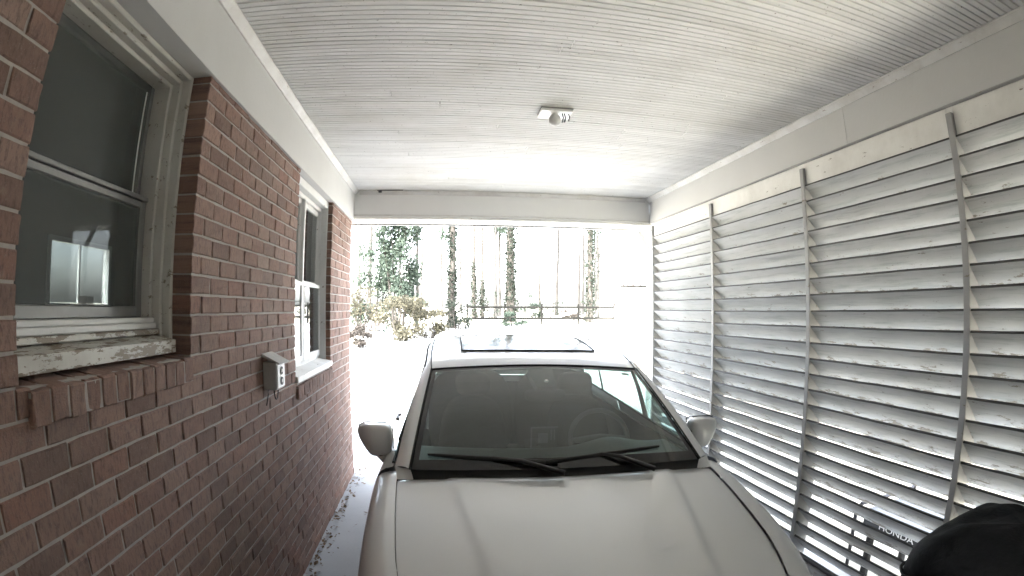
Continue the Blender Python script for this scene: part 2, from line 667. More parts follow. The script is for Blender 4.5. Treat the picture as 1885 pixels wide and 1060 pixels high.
# irregular brick meshes, unit: local origin at the centre of the outer face, x outward
def brick_mesh(name, L, H, D, seed):
    r = random.Random(seed)
    b = .004
    def j(s=.0016): return r.uniform(-s, s)
    V = []
    ny, nz = 4, 2
    # front grid (inner), ring, back
    fy = [-L / 2 + b, -L / 6, L / 6, L / 2 - b]
    fz = [-H / 2 + b, 0, H / 2 - b]
    for z in fz:
        for y in fy:
            V.append((j(.0018), y + j(), z + j()))
    F = []
    for a in range(2):
        for c in range(3):
            F.append((a * 4 + c, a * 4 + c + 1, (a + 1) * 4 + c + 1, (a + 1) * 4 + c))
    loop = [0, 1, 2, 3, 7, 11, 10, 9, 8, 4]
    k = len(V)
    for i in loop:
        x, y, z = V[i]
        ey = -L / 2 + j() if i % 4 == 0 else (L / 2 + j() if i % 4 == 3 else y)
        ez = -H / 2 + j() if i < 4 else (H / 2 + j() if i >= 8 else z)
        V.append((-.005 + j(.001), ey, ez))
    k2 = len(V)
    for q in range(10):
        V.append((-D, V[k + q][1], V[k + q][2]))
    for q in range(10):
        n = (q + 1) % 10
        F.append((loop[q], k + q, k + n, loop[n]))
        F.append((k + q, k2 + q, k2 + n, k + n))
    return V, F
BL, BH = .187, C0
JT = .0082
full = []
for s in range(5):
    V, F = brick_mesh('brick', BL - JT, BH - JT, .11, s)
    me = mesh('brick', V, F); me.materials.append(M_BRICK); full.append(me)
cells = []
nC = int((ZF - ZJ) / C0) + 1
def spans(y0, y1, n):
    """brick edges of course n between y0 and y1 in running bond"""
    off = 1.169 + (0 if n % 2 == 1 else BL / 2) + .006 * math.sin(n * 1.7)
    k = math.ceil((y0 - off) / BL - 1e-6)
    e = [y0]
    while off + k * BL < y1 - 1e-6:
        q = off + k * BL
        if q - e[-1] > .055: e.append(q)
        elif len(e) > 1 or True:
            if q - e[-1] > .03: e.append(q)
        k += 1
    if y1 - e[-1] < .035 and len(e) > 1: e.pop()
    e.append(y1)
    return list(zip(e[:-1], e[1:]))
for n in range(nC):
    z0 = ZJ + n * C0
    z1 = min(z0 + C0, ZF + .004)
    if z1 - z0 < .02: continue
    segs = [(YBACK, yend)]
    zm = (z0 + z1) / 2
    for Wd in (W1, W2):
        if zm > Wd[2] - .09:
            ns = []
            for a, b in segs:
                if Wd[0] > a and Wd[1] < b:
                    ex = .0 if zm > Wd[2] else .035
                    ns += [(a, Wd[0] + (.04 if zm < Wd[2] else 0)), (Wd[1] - (.025 if zm < Wd[2] else 0), b)]
                else:
                    ns.append((a, b))
            segs = ns
    for a, b in segs:
        for p, q in spans(a, b, n):
            # end faces at corners stay flush, inner joints take the mortar gap
            pa = p + (0 if abs(p - a) < 1e-6 and a > YBACK + .01 else JT / 2)
            qb = q - (0 if abs(q - b) < 1e-6 else JT / 2)
            cells.append((pa, qb, z0 + JT / 2, z1 - JT / 2))
EYE = Vector((0, 0, HC))
def brick_score(c):
    y = (c[0] + c[1]) / 2
    z = (c[2] + c[3]) / 2
    d = Vector((XL, y, z)) - EYE
    f = d.dot(fw) / d.length
    if d.dot(fw) <= 0.2 * d.length: return 0
    a = math.atan2(d.dot(r2), d.dot(fw)); e = math.atan2(d.dot(u2), math.hypot(d.dot(fw), d.dot(r2)))
    if a < -1.02 or e < -.68: return 1e-4 / d.length
    cosv = abs(XL) / d.length
    return cosv * (c[1] - c[0]) * (c[3] - c[2]) / d.length ** 2
cells.sort(key=brick_score, reverse=True)
NB = 275
first = None
for i, (a, b, z0, z1) in enumerate(cells[:NB]):
    o = bpy.data.objects.new('brick', full[random.randrange(5)])
    COL.objects.link(o)
    o.parent = wall
    o.location = (XL - house.location.x - wall.location.x + random.uniform(-.0025, .002), (a + b) / 2 - house.location.y - wall.location.y, (z0 + z1) / 2 - wall.location.z)
    o.scale = (1, (b - a) / (BL - JT), (z1 - z0) / (BH - JT))
    o.rotation_euler = (random.uniform(-.006, .006), 0, random.uniform(-.008, .008))
mb = MB()
for (a, b, z0, z1) in cells[NB:]:
    V, F = brick_mesh('', b - a, z1 - z0, .11, random.randrange(99999))
    dx = random.uniform(-.0025, .002)
    mb.add([(XL + x + dx, y + (a + b) / 2, z + (z0 + z1) / 2) for x, y, z in V], F)
o = mb.build('brick_courses', M_BRICK_I, wall)
o.location = -Vector(house.location) - Vector(wall.location)
o['kind'] = 'stuff'

# rowlock sills
def rowlock(y0, y1, ztop, n, proj, drop=.086):
    sill = MB().box(XM0 + .03, XL + proj - .0035, y0 + .004, y1 - .004, ztop - drop + .004, ztop - .006).build('brick_sill', M_MORTAR, house)
    rel(sill)
    pitch = (y1 - y0) / n
    for k in range(n):
        a = y0 + k * pitch + .004
        b = y0 + (k + 1) * pitch - .004
        jz = random.uniform(-.003, .003)
        V, F = brick_mesh('', b - a, drop - .004, .16, 500 + k)
        # slope the top slightly outward
        V = [(x, y, z + (-x) * .12 if z > 0 else z) for x, y, z in V]
        me = mesh('brick', V, F)
        o = new_obj('brick', me, M_BRICK, sill)
        o.location = (XL + proj + random.uniform(-.003, .003) - house.location.x, (a + b) / 2 - house.location.y, ztop - drop / 2 + jz - .0)
        o.location -= Vector(sill.location) - Vector(sill.location)
    return sill
def rowlock_fix(s):
    for c in s.children:
        c.location = Vector(c.location) - Vector(s.location) if False else c.location
s1 = rowlock(.93, 1.822, 1.556, 12, .014)
s2 = rowlock(3.32, 4.44, 1.240, 15, .014)
for s in (s1, s2):
    for c in s.children:           # sill sits at -house; shift the bricks into its frame
        c.location = Vector(c.location) + Vector(house.location) * 0 - Vector(s.location) - Vector(house.location) * 0

# frieze, crown trim
fz = MB()
fz.box(-1.30, XL + .012, YBACK, YB - .002, ZF + .001, ZC + .0228)
rel(fz.build('frieze', M_FRIEZE, house))
qr = [(XL + .012, ZC), (XL + .012, ZC - .045), (XL + .022, ZC - .045), (XL + .030, ZC - .034), (XL + .044, ZC - .018), (XL + .050, ZC - .010), (XL + .050, ZC)]
ct = MB().prism([(a, b - .001) for a, b in qr], 'y', YBACK, YB - .002).build('crown_trim', M_TRIM, house)
fix_normals(ct.data); rel(ct)

# ---- window 1 (single double-hung, flaking)
def ring(mb, x0, x1, y0, y1, z0, z1, wy, wzb, wzt):
    mb.bbox(x0, x1, y0, y0 + wy, z0, z1, .004)
    mb.bbox(x0, x1, y1 - wy, y1, z0, z1, .004)
    if wzb: mb.bbox(x0 + .001, x1 - .001, y0 + wy, y1 - wy, z0, z0 + wzb, .004)
    if wzt: mb.bbox(x0 + .001, x1 - .001, y0 + wy, y1 - wy, z1 - wzt, z1, .004)
def win1():
    y0, y1, z0, z1 = W1
    mb = MB()
    ring(mb, -1.10, -1.010, y0 + .001, y1 - .001, z0 + .02, z1 - .001, .020, 0, .020)
    ring(mb, -1.13, -1.045, y0 + .021, y1 - .021, z0 + .055, z1 - .021, .020, 0, .020)
    ring(mb, -1.16, -1.080, y0 + .041, y1 - .041, z0 + .095, z1 - .041, .018, .030, .018)
    fr = mb.build('window', M_WINDOW, house); rel(fr)
    off = -Vector(house.location) - Vector(fr.location)
    def sub(mb, name, mat):
        o = mb.build(name, mat, fr); o.location = off; return o
    yi0, yi1 = y0 + .059, y1 - .059
    # sloping timber sill with a broad front board, ragged strips above it
    s = MB()
    s.prism([(-.985, 1.577), (-.985, 1.622), (-1.075, 1.640), (-1.12, 1.640), (-1.12, 1.577)], 'y', y0 + .024, y1 - .024)
    o = sub(s, 'sill', M_SILL); fix_normals(o.data)
    s = MB().bbox(-1.10, -1.046, y0 + .04, y1 - .04, 1.6405, 1.660, .003)
    sub(s, 'stop_strip', M_SILL)
    s = MB().bbox(-1.13, -1.060, y0 + .0415, y1 - .0415, 1.661, 1.682, .003).bbox(-1.13, -1.070, y0 + .0415, y1 - .0415, 1.683, 1.7, .003)
    sub(s, 'storm_rail', M_WINDOW_OK)
    zr = 2.120
    lo = MB(); ring(lo, -1.150, -1.118, yi0 + .001, yi1 - .001, 1.700, zr, .040, .040, .026)
    sub(lo, 'sash', M_SASH)
    up_ = MB(); ring(up_, -1.185, -1.153, yi0 + .001, yi1 - .001, zr - .02, z1 - .06, .032, .034, .028)
    up_.bbox(-1.1525, -1.110, yi0 + .001, yi1 - .001, zr + .001, zr + .018, .003)
    sub(up_, 'sash', M_SASH)
    sub(MB().box(-1.136, -1.133, yi0 + .042, yi1 - .042, 1.742, zr - .027), 'pane', M_PANE)
    sub(MB().box(-1.171, -1.168, yi0 + .034, yi1 - .034, zr + .015, z1 - .09), 'pane', M_PANE)
    sc = mesh('screen', [(-1.122, yi0 + .041, 1.741), (-1.122, yi1 - .041, 1.741), (-1.122, yi1 - .041, zr - .027), (-1.122, yi0 + .041, zr - .027)], [(0, 1, 2, 3)])
    o = new_obj('screen', sc, M_SCREEN, fr); o.location = off
    sc = mesh('screen', [(-1.149, yi0 + .035, zr + .02), (-1.149, yi1 - .035, zr + .02), (-1.149, yi1 - .035, z1 - .062), (-1.149, yi0 + .035, z1 - .062)], [(0, 1, 2, 3)])  # added sheet that greys the upper pane and softens its reflections
    o = new_obj('screen', sc, M_SCREEN, fr); o.location = off
    # thin pull strip hanging in the upper pane
    sub(MB().box(-1.146, -1.142, yi1 - .075, yi1 - .071, zr + .02, z1 - .10), 'guide_strip', M_WHITE)
win1()
def win2():
    y0, y1, z0, z1 = W2
    mb = MB()
    ring(mb, -1.10, -1.0, y0 + .001, y1 - .001, z0 + .02, z1 - .001, .018, 0, .06)
    ring(mb, -1.13, -1.055, y0 + .019, y1 - .019, z0 + .05, z1 - .061, .014, .03, .03)
    ym = (y0 + y1) / 2 - .03
    mb.bbox(-1.12, -1.048, ym - .018, ym + .018, z0 + .081, z1 - .092, .006)
    fr = mb.build('window', M_WINDOW_OK, house); rel(fr)
    off = -Vector(house.location) - Vector(fr.location)
    fr.location.x += .030
    def sub(mb, name, mat):
        o = mb.build(name, mat, fr); o.location = off; return o
    s = MB().prism([(-.945, 1.262), (-.945, 1.300), (-1.06, 1.325), (-1.12, 1.325), (-1.12, 1.262)], 'y', y0 + .004, y1 - .004)
    o = sub(s, 'sill', M_TOPB); fix_normals(o.data)
    zr = 1.93
    for a, b in ((y0 + .034, ym - .019), (ym + .019, y1 - .034)):
        lo = MB(); ring(lo, -1.075, -1.046, a, b, z0 + .081, zr, .022, .05, .03); sub(lo, 'sash', M_WINDOW_OK)
        u = MB(); ring(u, -1.110, -1.077, a, b, zr - .02, z1 - .093, .022, .035, .04); sub(u, 'sash', M_WINDOW_OK)
        sub(MB().box(-1.056, -1.053, a + .023, b - .023, z0 + .133, zr - .032), 'pane', M_PANE)
        sub(MB().box(-1.092, -1.089, a + .023, b - .023, zr + .017, z1 - .135), 'pane', M_PANE)
    sub(MB().bbox(-1.065, -1.045, ym + .36, ym + .42, z0 + .11, z0 + .125, .004), 'sash_lift', M_WHITE)
win2()

# room behind the wall (real depth behind the glass)
RX = -3.2
rm = MB()
t = .1
fy0, fy1, fz0, fz1 = 3.47, 4.43, 1.70, 2.28
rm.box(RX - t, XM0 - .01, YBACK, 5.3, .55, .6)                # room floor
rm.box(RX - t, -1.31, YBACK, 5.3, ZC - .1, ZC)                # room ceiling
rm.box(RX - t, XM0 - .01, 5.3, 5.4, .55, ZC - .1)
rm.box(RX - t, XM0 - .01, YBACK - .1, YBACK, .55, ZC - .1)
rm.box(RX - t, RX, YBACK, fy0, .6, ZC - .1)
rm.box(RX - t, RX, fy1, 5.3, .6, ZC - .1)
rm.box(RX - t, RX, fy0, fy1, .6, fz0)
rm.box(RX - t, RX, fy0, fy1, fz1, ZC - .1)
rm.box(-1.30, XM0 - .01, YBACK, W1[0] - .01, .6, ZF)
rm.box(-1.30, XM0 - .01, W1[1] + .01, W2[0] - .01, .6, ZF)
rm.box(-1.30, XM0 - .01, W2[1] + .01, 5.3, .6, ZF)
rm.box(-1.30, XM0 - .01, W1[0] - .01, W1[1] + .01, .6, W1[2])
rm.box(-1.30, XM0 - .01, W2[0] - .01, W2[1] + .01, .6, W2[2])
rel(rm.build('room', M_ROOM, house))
fwn = MB()
ring(fwn, RX - .06, RX + .02, fy0, fy1, fz0, fz1, .04, .04, .04)
ro = fwn.build('back_window', M_WHITE, house); rel(ro)
o = MB().box(RX - .02, RX - .016, fy0 + .04, fy1 - .04, fz0 + .04, fz1 - .04).build('pane', M_PANE, ro)
o.location = -Vector(house.location) - Vector(ro.location)
bs = mesh('screen', [(RX - .03, fy0 + .041, fz0 + .041), (RX - .03, fy1 - .041, fz0 + .041), (RX - .03, fy1 - .041, fz1 - .041), (RX - .03, fy0 + .041, fz1 - .041)], [(0, 1, 2, 3)])  # added sheet that only dims the bright opening
o = new_obj('screen', bs, M_SCREEN, ro); o.location = -Vector(house.location) - Vector(ro.location)
o = MB().box(RX - .028, RX - .006, (fy0 + fy1) / 2 - .012, (fy0 + fy1) / 2 + .012, fz0 + .0405, fz1 - .0405).build('mullion', M_WHITE, ro); o.location = -Vector(house.location) - Vector(ro.location)
ct = MB().bbox(RX + .01, RX + .6, 2.9, 5.2, 1.55, 1.60, .01).box(RX + .01, RX + .58, 2.92, 5.18, .6, 1.55)
rel(ct.build('kitchen_counter', M_ROOM, house))
b1 = MB().bbox(0, .10, 0, .16, 0, .14, .004).bbox(.0, .1, .05, .14, .14, .2, .004).build('carton', M_CARD)
b1.location = (RX + .42, 3.36, 1.60)
tag(b1, 'pale stepped carton standing low behind the left window, at the dark corner of the pane', 'carton')
b2 = MB().bbox(0, .12, 0, .22, 0, .07, .004).build('storage_box', M_WHITE)
b2.location = (RX + .40, 4.02, 1.60)
tag(b2, 'white low box inside the left window, in front of its bright far opening', 'box')

# outlet box on the brick
ob = thing('outlet_box', 'weathered metal outdoor outlet box with sloped lid on the brick between the windows', 'outlet box', (XL, 2.735, 1.40))
D = .075
body = MB().bbox(.001, D, -.075, .075, -.085, .062, .004).build('housing', M_GREYMETAL, ob)
lid = MB().prism([(.0, .105), (.0, .090), (D + .02, .052), (D + .024, .058)], 'y', -.086, .086).build('lid', M_GREYMETAL, ob); fix_normals(lid.data)
fp = MB().bbox(D + .0005, D + .006, -.062, .062, -.075, .045, .002).build('face_plate', M_WHITE, ob)
for k, zz in enumerate((.012, -.042)):
    v = [(D + .0066, .028 * math.cos(a) * .8, zz + .022 * math.sin(a)) for a in np.linspace(0, 2 * math.pi, 13)[:-1]]
    v2 = [(D + .011, y, z) for x, y, z in v]
    o = new_obj('socket', mesh('socket', v + v2, [tuple(range(12, 24))] + [(i, (i + 1) % 12, 12 + (i + 1) % 12, 12 + i) for i in range(12)]), M_DARKMETAL, ob)
    s = MB().box(D + .0112, D + .0125, -.010, -.006, zz - .007, zz + .010).box(D + .0112, D + .0125, .006, .010, zz - .006, zz + .009).build('slot', M_WHITE, o)
    s.location = (0, 0, 0)
wl = []
for a in np.linspace(0, math.pi, 9):
    wl.append((.045, .010 + .036 * math.cos(a), -.085 - .06 * math.sin(a)))
MB().tube(wl, .003, 6).build('wire_loop', M_RUBBER, ob, True)
MB().tube([(.03, -.072, -.08), (.025, -.07, -.11), (.012, -.055, -.15), (.006, -.05, -.17)], .003, 6).build('cord', M_RUBBER, ob, True)

# ------------------------------------------------------------------ ceiling of beaded boards
ceil = MB().box(XL - 2.4, XR + .9, YBACK - .1, YB + .45, ZC + .022, ZC + .20).build('ceiling', plain('roof_deck', (.10, .09, .08), .9))
tag(ceil, kind='structure')
BW = .0770
def board_mesh(L, wd):
    a, b = .0016, wd - .0016
    c = wd / 2
    d = .0085
    prof = [(a, .018), (a, d), (a + .0036, 0), (c - .0050, 0), (c - .0020, d), (c + .0020, d), (c + .0050, 0), (b - .0036, 0), (b, d), (b, .018)]
    mbb = MB()
    n = len(prof)
    V = [(0, p, q) for p, q in prof] + [(L, p, q) for p, q in prof]
    F = [(i, i + 1, n + i + 1, n + i) for i in range(n - 1)] + [tuple(range(n)), tuple(range(n, 2 * n))[::-1]]
    return V, F
y = YB - .002
rb = random.Random(5)
ccache = {}
while y > YBACK + BW:
    y -= BW
    x0, x1 = XL + .013, XR - .001
    cuts = [x0]
    if rb.random() < .36:
        cuts.append(x0 + rb.uniform(.5, 2.7))
    cuts.append(x1)
    for a, b in zip(cuts[:-1], cuts[1:]):
        L = b - a - (.005 if b != x1 else 0)
        key = round(L, 4)
        if key not in ccache:
            V, F = board_mesh(L, BW)
            me = mesh('board', V, F); fix_normals(me); me.materials.append(M_BOARD); ccache[key] = me
        o = bpy.data.objects.new('board', ccache[key]); COL.objects.link(o)
        o.parent = ceil
        o.location = (a, y, ZC + rb.uniform(-.0008, .0012))

# ------------------------------------------------------------------ header beam over the opening
hb = thing('header_beam', 'pale boxed beam across the far opening of the carport above the car', 'beam', (.67, YB, 2.69))
def relto(o, p):
    o.location = Vector(o.location) - Vector(p.location); return o
b = MB().box(XL + .013 - .10, XR + .0, YB, YB + .27, 2.690, ZC + .0235).build('beam_board', M_FRIEZE_LIFTED, hb); relto(b, hb)
b = MB().bbox(XL - .1, XR + .18, YB + .012, YB + .31, 2.664, 2.6885, .004).build('soffit_board', M_TOPB, hb); relto(b, hb)
b = MB().bbox(XL - .6, XR + .7, YB + .312, YB + .345, 2.648, 2.86, .004).build('fascia', M_POST, hb); relto(b, hb)
b = MB().prism([(YB - .036, ZC - .001), (YB - .034, ZC - .016), (YB - .02, ZC - .034), (YB - .006, ZC - .044), (YB - .0005, ZC - .044), (YB - .0005, ZC - .001)], 'x', XL + .062, XR - .05).build('crown_trim', M_TRIM, hb); fix_normals(b.data); relto(b, hb)
b = MB().bbox(XL + .0135, XR - .0005, YB - .007, YB - .001, 2.694, 2.712, .002).build('bottom_bead', M_TRIM, hb); relto(b, hb)
# little wire clip at the top of the beam
cl = thing('wire_clip', 'tiny dark wire clip under the ceiling trim near the left end of the far beam', 'clip', (-.645, YB - .05, 2.945))
MB().bbox(-.018, .018, -.012, .012, -.012, .012, .004).build('clip_body', M_DARKMETAL, cl)
MB().tube([(-.03, .0, .012), (-.01, -.004, .010), (.02, -.004, .012), (.24, .0, .016)], .0035, 6).build('wire', M_RUBBER, cl, True)

# ------------------------------------------------------------------ ceiling lamp base
lf = thing('ceiling_lamp', 'old white square lamp base with one round globe on the board ceiling', 'lamp', (.683, 3.06, ZC))
MB().bbox(-.098, .098, -.072, .072, -.022, -.001, .003).build('base_plate', M_WHITE, lf)
MB().bbox(-.101, .101, -.075, .075, -.005, -.0005, .002).build('gasket', M_DARKMETAL, lf)
def uv_sphere(rad, c, seg=20, rings=12, sz=1):
    V = []
    F = []
    for i in range(rings + 1):
        th = math.pi * i / rings
        for k in range(seg):
            ph = 2 * math.pi * k / seg
            V.append((c[0] + rad * math.sin(th) * math.cos(ph), c[1] + rad * math.sin(th) * math.sin(ph), c[2] + sz * rad * math.cos(th)))
    for i in range(rings):
        for k in range(seg):
            F.append((i * seg + k, (i + 1) * seg + k, (i + 1) * seg + (k + 1) % seg, i * seg + (k + 1) % seg))
    return V, F
V, F = uv_sphere(.040, (-.005, -.012, -.060))
new_obj('globe', mesh('globe', V, F), plain('opal_globe', (.62, .62, .61), .3), lf, True)
MB().tube([(-.005, -.012, -.020), (-.005, -.012, -.042)], .022, 14).build('lamp_socket', M_WHITE, lf)
for dx, ln in ((.038, .062), (.052, .060), (.078, .05)):
    MB().tube([(dx, -.03, -.02), (dx + .006, -.034, -.02 - ln * .5), (dx - .002, -.036, -.02 - ln)], [.004, .004, .006], 6).build('prong', M_DARKMETAL, lf, True)

# ------------------------------------------------------------------ louver wall
lv = thing('louver_wall', 'weathered grey white louvered slat wall along the right side of the carport', 'wall', (XR, 2.5, 0))
posts = [5.40, 4.055, 2.752, 1.492, .22, -.75]
PW, PD = .040, .128
for y in posts:
    b = MB().bbox(XR + .0, XR + PD, y - PW / 2, y + PW / 2, 0.0, 2.652, .003).build('post', M_POST, lv); relto(b, lv)
    b = MB().box(XR + .021, XR + .039, y - PW / 2 - .0005, y + PW / 2 + .0005, 2.653, 2.684).build('top_filler', M_TOPB, lv); relto(b, lv)
SW, ST = .178, .014
AL = math.radians(46)
ZS0 = 1.619
smeshes = {}
def slat_mesh(L, seed):
    """local: y along, z down the slat (0 at the inner top edge), x outward normal; a slightly bowed, ragged lower edge"""
    r = random.Random(seed)
    n = 8
    V = []
    for i in range(n + 1):
        y = L * i / n
        e = r.uniform(-.003, .003)
        bow = .0025 * math.sin(i / n * math.pi) * r.uniform(-1, 1)
        c = .003
        V += [(c + bow, y, 0), (ST - c + bow, y, 0), (ST + bow, y, -c), (ST + bow, y, -SW + c + e), (ST - c + bow, y, -SW + e), (c + bow, y, -SW + e), (bow, y, -SW + c + e), (bow, y, -c)]
    F = []
    for i in range(n):
        for k in range(8):
            F.append((i * 8 + k, i * 8 + (k + 1) % 8, (i + 1) * 8 + (k + 1) % 8, (i + 1) * 8 + k))
    F += [tuple(range(8)), tuple(range(n * 8, n * 8 + 8))[::-1]]
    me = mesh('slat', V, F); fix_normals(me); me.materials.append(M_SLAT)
    return me
for bi, (yf, yn) in enumerate(zip(posts[:-1], posts[1:])):
    y0, y1 = yn + PW / 2 + .001, yf - PW / 2 - .001
    if bi == 4: y0 = -.72
    ms = [slat_mesh(y1 - y0, 100 * bi + k) for k in range(4)]
    for k in range(-15, 10):
        z = ZS0 + k * .1013
        if z > 2.60: continue
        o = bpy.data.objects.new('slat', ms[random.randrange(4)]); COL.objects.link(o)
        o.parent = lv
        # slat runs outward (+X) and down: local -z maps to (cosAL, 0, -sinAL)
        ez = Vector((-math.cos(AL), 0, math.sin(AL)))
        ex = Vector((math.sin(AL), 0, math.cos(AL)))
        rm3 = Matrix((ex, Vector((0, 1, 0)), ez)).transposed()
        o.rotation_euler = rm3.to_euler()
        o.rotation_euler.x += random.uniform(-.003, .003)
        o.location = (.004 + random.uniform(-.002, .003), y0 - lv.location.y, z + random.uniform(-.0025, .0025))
    b = MB().bbox(XR + .020, XR + .040, y0, y1, 2.520, 2.684, .003).build('top_board', M_TOPB, lv); relto(b, lv)
b = MB().bbox(XR - .001, XR + .10, YBACK, YB - .03, 0.0, .05, .004).build('bottom_rail', M_POST, lv)
b.location = -Vector(lv.location)
# the rail is notched round the posts: keep it just inside them
b.location.x -= .05
# boxed beam above the louvers
rbm = thing('side_beam', 'long pale boxed beam over the louvered wall on the right', 'beam', (XR, 2.5, 2.69))
seam = 2.27
for a, c in ((YBACK, seam - .0015), (seam + .0015, YB - .001)):
    b = MB().box(XR - .0, XR + .16, a, c, 2.692, ZC + .0225).build('beam_board', M_FRIEZE, rbm); relto(b, rbm)
b = MB().bbox(XR - .006, XR + .165, YBACK, YB - .001, 2.6845, 2.691, .002).build('drip_edge', M_POST, rbm); relto(b, rbm)
qr = [(XR, ZC - .001), (XR, ZC - .045), (XR - .008, ZC - .045), (XR - .016, ZC - .036), (XR - .03, ZC - .02), (XR - .04, ZC - .010), (XR - .04, ZC - .001)]
b = MB().prism(qr, 'y', YBACK, YB - .002).build('crown_trim', M_TRIM, rbm); fix_normals(b.data); relto(b, rbm)

b = MB().box(XR + .166, XR + .85, YBACK, YB + .34, 2.70, 2.72).build('added_overhang', M_FRIEZE, rbm); relto(b, rbm)  # added overhang, out of view, keeps skylight off the slats
b = MB().box(XR + .851, XR + .875, YBACK, YB + .34, 2.66, 2.90).build('fascia', M_TOPB, rbm); relto(b, rbm)  # edge board of the added, unseen overhang
# back wall behind the camera
bw = MB().box(XL - .1, XR + .2, YBACK - .1, YBACK - .002, 0, ZC + .0232).build('rear_wall', plain('rear_wall_paint', (.72, .72, .71), .7))
tag(bw, 'white painted rear wall closing the carport behind the viewpoint', 'wall')

# downspout at the far right corner
dsp = thing('downspout', 'white downspout with an elbow outside the far right corner of the carport', 'downspout', (2.47, 5.95, 0))
MB().tube([(-.16, 0, 2.75), (-.11, 0, 2.665), (-.02, 0, 2.51), (0, 0, 2.46)], .032, 10).build('elbow', M_POST, dsp, True)
MB().tube([(0, 0, 2.46), (0, 0, .05)], .033, 10).build('pipe', M_WHITE, dsp, True)

# ------------------------------------------------------------------ car
car = thing('parked_car', 'champagne grey car with a sunroof parked nose first in the carport', 'car', (.525, .97, 0))
car.rotation_euler = (0, R(.75), R(-1.2))
HY = [.02, .10, .20, .40, .68, 1.0, 1.30, 1.46]
HZ = [.640, .700, .742, .795, .862, .925, .972, .992]
HG = [.42, .50, .560, .640, .712, .748, .770, .778]
HWY = [0, .05, .15, .3, .5, .7, .9, 1.2, 1.6, 3.6, 4.2, 4.45, 4.58]
HW = [.36, .52, .66, .76, .825, .868, .888, .902, .912, .912, .885, .80, .66]
def hoodz(y): return smooth_interp(HY, HZ, y)
def hoodg(y): return smooth_interp(HY, HG, y)
def bodyw(y): return smooth_interp(HWY, HW, y)
def hood_fn(u, v):
    s = u * 2 - 1
    vv = v
    y0 = .03 + .16 * abs(s) ** 2.2 * .9          # nose curves back
    y1 = 1.335 + .075 * abs(s) ** 2
    y = y0 + (y1 - y0) * vv
    g_ = hoodg(y)
    x = s * g_
    z = hoodz(y) - .040 * abs(s) ** 2.3
    # raised centre plateau between two creases that converge towards the nose
    cx = .30 + .24 * vv
    d = abs(x) - cx
    st = 1 / (1 + math.exp(-d / .007))
    z -= .014 * st * min(1, vv * 3) * (1 - .35 * vv)
    z += .011 * s * s * (1 - abs(s) ** 5) * max(0, (vv - .86) / .14)
    if v > .985: z -= .005
    return (x, y, z)
hood = grid_mesh('hood', hood_fn, 120, 40, M_CAR, car, True)
def prof_pt(pts, t):
    n = len(pts) - 1
    k = list(range(n + 1))
    return (smooth_interp(k, [p[0] for p in pts], t * n), smooth_interp(k, [p[1] for p in pts], t * n))
WHY_F, WHY_R, WHR = .93, 3.66, .355
def arch(y, yc):
    d = abs(y - yc)
    if d >= WHR: return .20
    return .33 + math.sqrt(WHR ** 2 - d * d)
def fender_fn(u, v):
    y = .36 + (1.50 - .36) * u
    g_ = hoodg(y) + .003
    w_ = bodyw(y)
    ze = hoodz(y) - .040
    zb = max(.20, arch(y, WHY_F))
    pts = [(g_, ze), (g_ + .35 * (w_ - g_), ze - .004), (g_ + .72 * (w_ - g_), ze - .026), (w_ - .012, ze - .075), (w_ + .004, ze - .16), (w_ + .002, .56), (w_ - .012, .40), (w_ - .05, .20)]
    # keep the panel above the arch
    x, z = prof_pt(pts, v)
    if z < zb:
        z = zb
    return (x, y, z)
for mir in (False, True):
    grid_mesh('front_fender', fender_fn, 44, 36, M_CAR, car, True, mirror=mir)
# front bumper / nose: swept round the plan outline
def nose_fn(u, v):
    s = u * 2 - 1
    a = abs(s)
    y = .36 * a ** 2.6
    x = math.copysign(smooth_interp([0, .25, .5, .75, 1], [0, .22, .46, .69, bodyw(.36) - .002], a), s)
    ytop = y + .03
    zt = hoodz(max(.03, y0h(a))) - .040 * min(1, a) ** 2.3 - .004
    z = .20 + (zt - .20) * v
    bulge = math.sin(v * math.pi * .9) * .035
    return (x * (1 - .02 * (1 - v)), y - bulge * (1 - a * .6) + .06 * max(0, v - .75) * (1 - a), z)
def y0h(a): return .03 + .30 * a ** 2.2
grid_mesh('front_bumper', nose_fn, 40, 16, M_CAR, car, True)
# grille and badge-free bars
def grille_fn(u, v):
    s = (u * 2 - 1) * .52
    x, y, z = nose_fn(.5 + s * .5, .30 + .42 * v)
    return (x, y - .006, z)
gr = grid_mesh('grille', grille_fn, 14, 5, M_BLACK, car, True)
for k in range(4):
    v = .14 + .24 * k
    pts = [Vector(grille_fn(i / 12, v)) + Vector((0, -.008, 0)) for i in range(13)]
    MB().tube(pts, .007, 6).build('grille_bar', M_CHROME, gr, True)
def lamp_fn(u, v):
    s = .60 + .36 * u
    x, y, z = nose_fn(.5 + s * .5, (.80 + .14 * u) + (.17 - .10 * u) * (v - .5) * 1.6)
    return (x + .004, y - .006, z)
for mir in (False, True):
    h = grid_mesh('headlight', lamp_fn, 10, 5, M_LAMP, car, True, mirror=mir)
    def rim_fn(u, v):
        x, y, z = lamp_fn(u, 1.0 + .22 * v - .02)
        return (x + .002, y - .002, z)
    grid_mesh('lamp_edge', rim_fn, 10, 1, M_GLOSSBLACK, h, True, mirror=mir)
pl = MB().bbox(-.16, .16, -.062, -.05, .36, .46, .004).build('plate_holder', M_BLACK, car)

